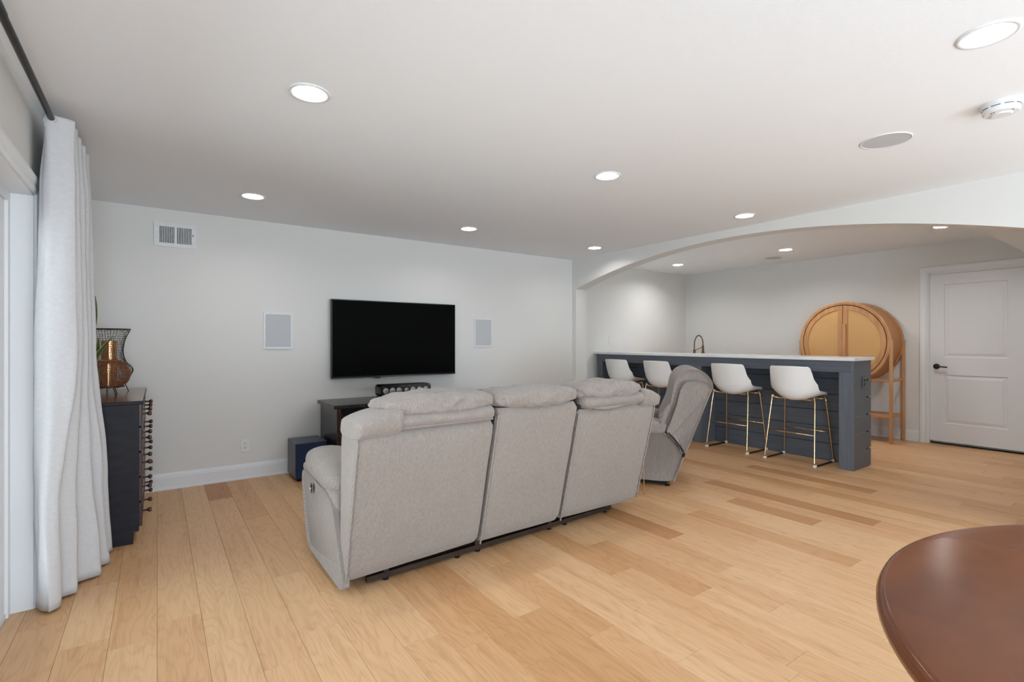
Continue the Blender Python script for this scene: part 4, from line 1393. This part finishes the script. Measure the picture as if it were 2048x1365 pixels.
# ------------------------------------------------------------------ little hairpin-leg table between sofa and chair
t = thing('hairpin_side_table', 'small side table with thin brass hairpin legs half hidden behind the sofa', 'side table', (3.10, 2.82, 0))
bm = new(); lathe(bm, [(0, 0.50), (0.172, 0.50), (0.178, 0.504), (0.178, 0.518), (0.172, 0.522), (0, 0.522)], 36)
obj('table_top', bm, M['oak_h'], t, smooth=True, auto=40)
for k in range(3):
    a = math.atan2(-0.14, 0.10) + 2 * PI * k / 3
    d = Vector((math.cos(a), math.sin(a), 0)); q = Vector((-d.y, d.x, 0))
    ft = d * 0.172
    pts = smooth_path([d * 0.165 + Vector((0, 0, 0.50)), d * 0.168 + Vector((0, 0, 0.25)), ft + Vector((0, 0, 0.02)), ft - q * 0.004 + Vector((0, 0, 0.004)), ft - q * 0.012 + Vector((0, 0, 0.02)), d * 0.10 - q * 0.13 + Vector((0, 0, 0.27)), d * 0.04 - q * 0.145 + Vector((0, 0, 0.50))], 5)
    obj('hairpin_leg', tb(pts, 0.004, 8), M['brass'], t, smooth=True)

# ------------------------------------------------------------------ bar
bar = thing('bar_counter', 'slate blue shiplap bar with white quartz counter in the alcove opening', 'bar', (0, 0, 0))
BXF, BXR, BY0, BY1, BZ = 5.384, 5.79, 2.006, 5.375, 1.045
PX = 5.665                        # recessed panel
obj('countertop', bx(BXF - 0.014, BXR + 0.055, BY0 - 0.016, DH - 0.002, BZ, BZ + 0.032, bev=0.003, seg=1), M['quartz'], bar)
for y0, y1 in ((BY0, BY0 + 0.125), (3.632, 3.755), (5.285, BY1 + 0.0)):
    obj('post', bx(BXF, PX + 0.01, y0, y1, 0, BZ - 0.112), M['slate_v'], bar)
obj('apron', bx(BXF, BXF + 0.03, BY0, BY1, BZ - 0.112, BZ), M['slate'], bar)
M['slate_shade'] = mat('slate_groove_shade', rgb(40, 43, 48), 0.8, col2=rgb(34, 37, 42), scale=8)  # slate darkened in colour so the grooves between boards look shaded
obj('core', bx(PX + 0.014, BXR - 0.003, BY0 + 0.018, BY1, 0, BZ), M['slate_shade'], bar)
obj('support_frame', bx(BXF + 0.03, PX + 0.014, BY0 + 0.02, BY1, BZ - 0.05, BZ), M['slate'], bar)
zs = [0.002, 0.178, 0.347, 0.514, 0.686, 0.854, BZ]
g = 0.006
for z0, z1 in zip(zs, zs[1:]):
    # end boards
    obj('shiplap_board', bx(BXF + 0.010, BXR, BY0 - 0.002, BY0 + 0.018, z0 + g, z1 - (g if z1 < BZ else 0), bev=0.002, seg=1), M['slate'], bar)
    for y0, y1 in ((BY0 + 0.125, 3.632), (3.755, 5.285)):
        obj('shiplap_board', bx(PX, PX + 0.016, y0, y1, z0 + 0.0025, min(z1, 0.995) - 0.0025, bev=0.0015, seg=1), M['slate'], bar)
obj('base_cleat', bx(PX - 0.012, PX, BY0 + 0.125, 5.285, 0, 0.010), M['slate'], bar)
# corner fillet board covering the front edge of the end panel
obj('corner_trim', bx(BXF - 0.0015, BXF + 0.013, BY0 - 0.0022, BY0 + 0.02, 0, BZ), M['slate_v'], bar)
outlet((5.612, BY0 - 0.003, 0.832), 0, 'dark outlet on the end panel of the slate bar', dark=True)

# back counter behind the bar with faucet
t = thing('back_counter', 'lower slate cabinet run with white worktop hidden behind the bar', 'cabinet', (5.80, 2.9, 0))
obj('carcass', bx(0.05, 0.62, 0.0, 2.5, 0.0, 0.875), M['slate'], t)
obj('worktop', bx(0.0, 0.66, -0.02, 2.55, 0.877, 0.912, bev=0.003, seg=1), M['quartz'], t)
for k in range(4):
    d = obj('cabinet_door', bx(0.62, 0.64, 0.01 + k * 0.622, 0.615 + k * 0.622, 0.10, 0.86, bev=0.003, seg=1), M['slate_v'], t)
    obj('handle', tb([(0.66, 0.08 + k * 0.622, 0.62), (0.66, 0.08 + k * 0.622, 0.78)], 0.005, 8), M['brass'], d)
# spring faucet
t = thing('spring_faucet', 'tall antique brass spring faucet standing behind the bar counter', 'faucet', (6.20, 4.295, 0.912))
bm = new(); lathe(bm, [(0, 0), (0.028, 0), (0.028, 0.008), (0.020, 0.014), (0.0165, 0.03), (0.0165, 0.20), (0.012, 0.205), (0, 0.206)], 20)
obj('body', bm, M['faucet'], t, smooth=True, auto=40)
dvec = Vector((0.10, -0.055, 0))
dn = dvec.normalized()
arcp = [Vector((0, 0, 0.20)), Vector((0, 0, 0.27)), dn * 0.008 + Vector((0, 0, 0.335)), dn * 0.035 + Vector((0, 0, 0.388)), dn * 0.065 + Vector((0, 0, 0.405)), dn * 0.10 + Vector((0, 0, 0.385)), dn * 0.122 + Vector((0, 0, 0.335)), dn * 0.128 + Vector((0, 0, 0.27))]
arcp = smooth_path(arcp, 6)
obj('hose', tb(arcp, 0.006, 8), M['faucet'], t, smooth=True)
# spring coil around the hose
co = []
acc = 0.0
seg_ = []
for i, p in enumerate(arcp):
    if i: acc += (arcp[i] - arcp[i - 1]).length
    seg_.append(acc)
turns = 34
NN = turns * 8
j = 0
for k in range(NN + 1):
    s_ = acc * k / NN
    while j < len(seg_) - 2 and seg_[j + 1] < s_: j += 1
    f = (s_ - seg_[j]) / max(1e-6, seg_[j + 1] - seg_[j])
    p = arcp[j].lerp(arcp[j + 1], f)
    d = (arcp[j + 1] - arcp[j]).normalized()
    q1 = Vector((dn.y, -dn.x, 0)); q2 = d.cross(q1)
    a = 2 * PI * turns * k / NN
    co.append(p + (q1 * math.cos(a) + q2 * math.sin(a)) * 0.0095)
obj('spring', tb(co, 0.0022, 5), M['faucet'], t, smooth=True)
sp = dn * 0.128
bm = new(); lathe(bm, [(0, 0.27), (0.014, 0.268), (0.016, 0.20), (0.019, 0.175), (0.024, 0.160), (0.022, 0.155), (0, 0.156)], 18, mtx=Matrix.Translation(sp))
obj('spray_head', bm, M['faucet'], t, smooth=True, auto=40)
obj('support_arm', tb([(0.0, 0, 0.195), sp + Vector((0, 0, 0.245))], 0.005, 8), M['faucet'], t)
obj('lever', tb([(0.0, 0.016, 0.10), (0.0, 0.065, 0.12)], 0.006, 8), M['faucet'], t)

# ------------------------------------------------------------------ bar stools
def stool():
    root = thing('bar_stool', None, 'bar stool', (0, 0, 0))
    # local: faces +x (towards the bar); origin at floor centre
    # bucket shell from a profile (u along, from front lip to top of the back) with width and curl
    # (x, z, half width, wing lift, wing forward)
    prof = [(0.255, 0.668, 0.150, 0.004, 0.0), (0.235, 0.684, 0.176, 0.008, 0.0), (0.15, 0.684, 0.205, 0.020, 0.0), (0.04, 0.661, 0.222, 0.055, 0.0), (-0.07, 0.644, 0.228, 0.095, 0.01),
            (-0.145, 0.655, 0.226, 0.125, 0.050), (-0.184, 0.700, 0.224, 0.100, 0.085), (-0.202, 0.770, 0.219, 0.050, 0.085), (-0.213, 0.85, 0.208, 0.012, 0.070), (-0.224, 0.925, 0.200, 0.004, 0.055), (-0.232, 0.968, 0.190, 0.0, 0.045), (-0.234, 0.982, 0.172, -0.002, 0.038)]
    cp = smooth_path([Vector((p[0], p[1], p[2])) for p in prof], 4)
    cq = smooth_path([Vector((p[3], p[4], 0)) for p in prof], 4)
    bm = new()
    rows = []
    NV = 20
    for a, b in zip(cp, cq):
        row = []
        for j in range(NV + 1):
            v = -1 + 2 * j / NV
            k = abs(v) ** 2.2
            row.append(bm.verts.new((a.x + b.y * k, v * a.z, a.y + b.x * k)))
        rows.append(row)
    for a, b in zip(rows, rows[1:]):
        for j in range(NV):
            bm.faces.new((a[j], a[j + 1], b[j + 1], b[j]))
    sh = obj('seat_shell', bm, M['leather'], root, smooth=True)
    s_ = sh.modifiers.new('thick', 'SOLIDIFY'); s_.thickness = 0.026; s_.offset = 0
    bv = sh.modifiers.new('soft', 'BEVEL'); bv.width = 0.009; bv.segments = 3; bv.limit_method = 'ANGLE'; bv.angle_limit = R(50)
    # stitched seam across the lower back
    pts = []
    for j in range(NV + 1):
        v = (-1 + 2 * j / NV) * 0.97
        k = abs(v) ** 2.2
        pts.append((-0.192 + 0.085 * k - 0.0145, v * 0.221, 0.728 + 0.075 * k))
    obj('seam', tb(pts, 0.0024, 6), M['leather'], sh, smooth=True)
    # sled frame: two side loops
    for s in (-1, 1):
        pts = [(-0.085, s * 0.165, 0.640), (-0.110, s * 0.200, 0.648), (-0.128, s * 0.212, 0.625), (-0.212, s * 0.244, 0.045), (-0.216, s * 0.246, 0.018), (-0.195, s * 0.246, 0.010), (0.180, s * 0.246, 0.010), (0.200, s * 0.246, 0.016), (0.198, s * 0.244, 0.045), (0.135, s * 0.205, 0.620), (0.118, s * 0.195, 0.645), (0.090, s * 0.160, 0.648)]
        P = []
        for i, p in enumerate(pts):
            P.append(Vector(p))
        # split into leg, runner, leg
        rear = smooth_path(P[0:5], 4); run = [P[4], P[5], P[6], P[7]]; front = smooth_path(P[7:12], 4)
        obj('leg', tb(rear, 0.0076, 10), M['brass'], root, smooth=True)
        obj('leg', tb(front, 0.0076, 10), M['brass'], root, smooth=True)
        obj('runner', tb(run, 0.0080, 10), M['bronze'], root, smooth=True)
        for x in (-0.205, 0.188):
            bm = bx(x - 0.020, x + 0.022, s * 0.246 - 0.012, s * 0.246 + 0.012, 0.0, 0.026, bev=0.006, seg=2)
            obj('foot_cap', bm, M['cap'], root, smooth=True)
    def legx(p, q, z):
        f = (z - q[2]) / (p[2] - q[2])
        return q[0] + (p[0] - q[0]) * f, q[1] + (p[1] - q[1]) * f
    for (p, q) in (((-0.128, 0.212, 0.625), (-0.212, 0.244, 0.045)), ((0.135, 0.205, 0.620), (0.198, 0.244, 0.045))):
        x, y = legx(p, q, 0.305)
        obj('footrest_bar', tb([(x, -y, 0.305), (x, y, 0.305)], 0.0066, 10), M['brass'], root, smooth=True)
    obj('seat_support', tb([(-0.09, -0.165, 0.640), (-0.09, 0.165, 0.640)], 0.008, 8), M['brass'], root)
    obj('seat_support', tb([(0.09, -0.16, 0.650), (0.09, 0.16, 0.650)], 0.008, 8), M['brass'], root)
    return root
st0 = stool()
ST = [((5.448, 4.905), 'white leatherette bar stool with brass legs, farthest left, half behind the sofa'),
      ((5.448, 4.215), 'white leatherette bar stool with brass legs just left of the recliner chair'),
      ((5.448, 3.22), 'white leatherette bar stool with brass legs just right of the recliner chair'),
      ((5.432, 2.525), 'white leatherette bar stool with brass legs nearest the end of the bar')]
for i, ((x, y), lb) in enumerate(ST):
    o = st0 if i == 0 else copy_tree(st0)
    o.location = (x, y, 0)
    tag(o, lb, 'bar stool', 'bar stools along the bar')

# ------------------------------------------------------------------ round rattan cabinet
t = thing('round_rattan_cabinet', 'round drum cabinet of light wood and woven cane on four tall legs', 'cabinet', (7.18, 2.80, 0))
RC, ZC, DC = 0.520, 1.222, 0.44
def cyl(prof, n=72):
    bm = new(); lathe(bm, prof, n, mtx=Matrix.Translation((0, 0, ZC)) @ Matrix.Rotation(R(90), 4, 'Y')); return bm
obj('front_ring', cyl([(RC - 0.037, 0.0), (RC - 0.010, -0.006), (RC, 0.0), (RC, 0.038), (RC - 0.014, 0.042), (RC - 0.036, 0.036), (RC - 0.036, 0.0)]), M['oak'], t, smooth=True, auto=40)
obj('back_ring', cyl([(RC - 0.03, DC - 0.035), (RC, DC - 0.035), (RC, DC), (RC - 0.03, DC)]), M['oak'], t, smooth=True, auto=40)
M['cane_side'] = mat('woven_cane_side', rgb(190, 132, 74), 0.5, col2=rgb(170, 112, 58), scale=3, stretch=(60, 8, 8), bump=0.2, bscale=90, bstretch=(3, 1, 1))
obj('drum_side', cyl([(RC - 0.012, 0.040), (RC - 0.012, DC - 0.033)]), M['cane_side'], t, smooth=True)
obj('back_board', cyl([(0, DC - 0.012), (RC - 0.02, DC - 0.012), (RC - 0.02, DC - 0.004), (0, DC - 0.004)]), M['oak'], t)
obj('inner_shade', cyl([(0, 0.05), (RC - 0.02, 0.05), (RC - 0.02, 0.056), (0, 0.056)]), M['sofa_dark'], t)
RD = RC - 0.047
def half(r_out, r_in, gap, x0, x1, s):
    """half annulus with a straight stile: frame of one door, extruded from x0 to x1"""
    bm = new()
    n_ = 40
    oy, iy = [], []
    a_o = math.asin(gap / r_out)
    st_ = 0.052
    a_i = math.asin((gap + st_) / r_in)
    for k in range(n_ + 1):
        u = k / n_
        a = a_o + (PI - 2 * a_o) * u
        oy.append((s * r_out * math.sin(a), ZC + r_out * math.cos(a)))
        a = a_i + (PI - 2 * a_i) * u
        iy.append((s * r_in * math.sin(a), ZC + r_in * math.cos(a)))
    for x in (x0, x1):
        pass
    V = lambda x, p: bm.verts.new((x, p[0], p[1]))
    A0 = [V(x0, p) for p in oy]; A1 = [V(x1, p) for p in oy]
    B0 = [V(x0, p) for p in iy]; B1 = [V(x1, p) for p in iy]
    N_ = n_ + 1
    for k in range(N_):
        j = (k + 1) % N_
        bm.faces.new((A0[k], A0[j], B0[j], B0[k]))
        bm.faces.new((A1[k], B1[k], B1[j], A1[j]))
        bm.faces.new((A0[k], A1[k], A1[j], A0[j]))
        bm.faces.new((B0[k], B0[j], B1[j], B1[k]))
    return bm, iy
for s in (1, -1):
    bm, iy = half(RD, RD - 0.052, 0.0035, 0.002, 0.026, s)
    d = obj('door_frame', bm, M['oak'], t)
    bm = new(); prism(bm, [(y * 1.0, z) for y, z in iy], 0.012, 0.018, 'YZ')
    obj('cane_panel', bm, M['cane'], d)
    bm = bx(-0.020, 0.003, s * 0.004, s * 0.004 + s * 0.036, ZC - 0.172, ZC + 0.235, bev=0.0) if s < 0 else bx(-0.004, 0.003, 0.004, 0.040, ZC - 0.172, ZC + 0.235)
    obj('handle_bar', bm, M['oak'], d)
for y in (-RC + 0.004, RC - 0.004):
    for x in (0.004, DC - 0.034):
        bm = bx(x, x + 0.034, y - 0.018, y + 0.018, 0, ZC + 0.03, bev=0.009, seg=3)
        obj('leg', bm, M['oak'], t, smooth=True, auto=40)
    obj('side_rail', bx(0.035, DC - 0.03, y - 0.012, y + 0.012, 0.742, 0.772, bev=0.004, seg=1), M['oak'], t)
for k in range(3):
    y0 = -RC + 0.004 + k * (2 * RC - 0.008) / 3
    obj('shelf_board', bx(0.006 + 0.0, DC - 0.006, y0 + 0.001, y0 + (2 * RC - 0.008) / 3 - 0.001, 0.300, 0.328, bev=0.002, seg=1), M['oak_h'], t)
obj('front_rail', bx(0.010, 0.034, -RC + 0.02, RC - 0.02, 0.742, 0.772, bev=0.004, seg=1), M['oak_h'], t)

# ------------------------------------------------------------------ round wooden table in the foreground
t = thing('round_dining_table', 'round red-brown glossy wooden table in the right foreground', 'table', (1.395, -0.375, 0))
RT = 0.803
bm = new()
lathe(bm, [(0, 0.760), (RT * 0.6, 0.760), (RT - 0.040, 0.760), (RT - 0.0165, 0.760), (RT - 0.0155, 0.7599), (RT - 0.011, 0.7588), (RT - 0.005, 0.7545), (RT, 0.744), (RT, 0.734), (RT - 0.008, 0.724), (RT - 0.03, 0.718), (0, 0.718)], 128)
obj('table_top', bm, M['tabletop'], t, smooth=True, auto=40)
bm = new()
lathe(bm, [(RT - 0.14, 0.718), (RT - 0.14, 0.640), (RT - 0.165, 0.640), (RT - 0.165, 0.718)], 96)
obj('apron', bm, M['tabletop'], t, smooth=True, auto=40)
bm = new()
lathe(bm, [(0, 0.718), (0.16, 0.718), (0.13, 0.66), (0.07, 0.58), (0.06, 0.45), (0.09, 0.34), (0.10, 0.26), (0.08, 0.20), (0.09, 0.15), (0, 0.15)], 40)
obj('pedestal', bm, M['tabletop'], t, smooth=True, auto=50)
for k in range(4):
    a = PI / 2 * k + 0.5
    d = Vector((math.cos(a), math.sin(a), 0))
    P = smooth_path([d * 0.06 + Vector((0, 0, 0.21)), d * 0.2 + Vector((0, 0, 0.18)), d * 0.36 + Vector((0, 0, 0.08)), d * 0.44 + Vector((0, 0, 0.032))], 5)
    bm = new(); tube(bm, P, [0.045 - 0.014 * i / (len(P) - 1) for i in range(len(P))], 12)
    obj('leg', bm, M['tabletop'], t, smooth=True)
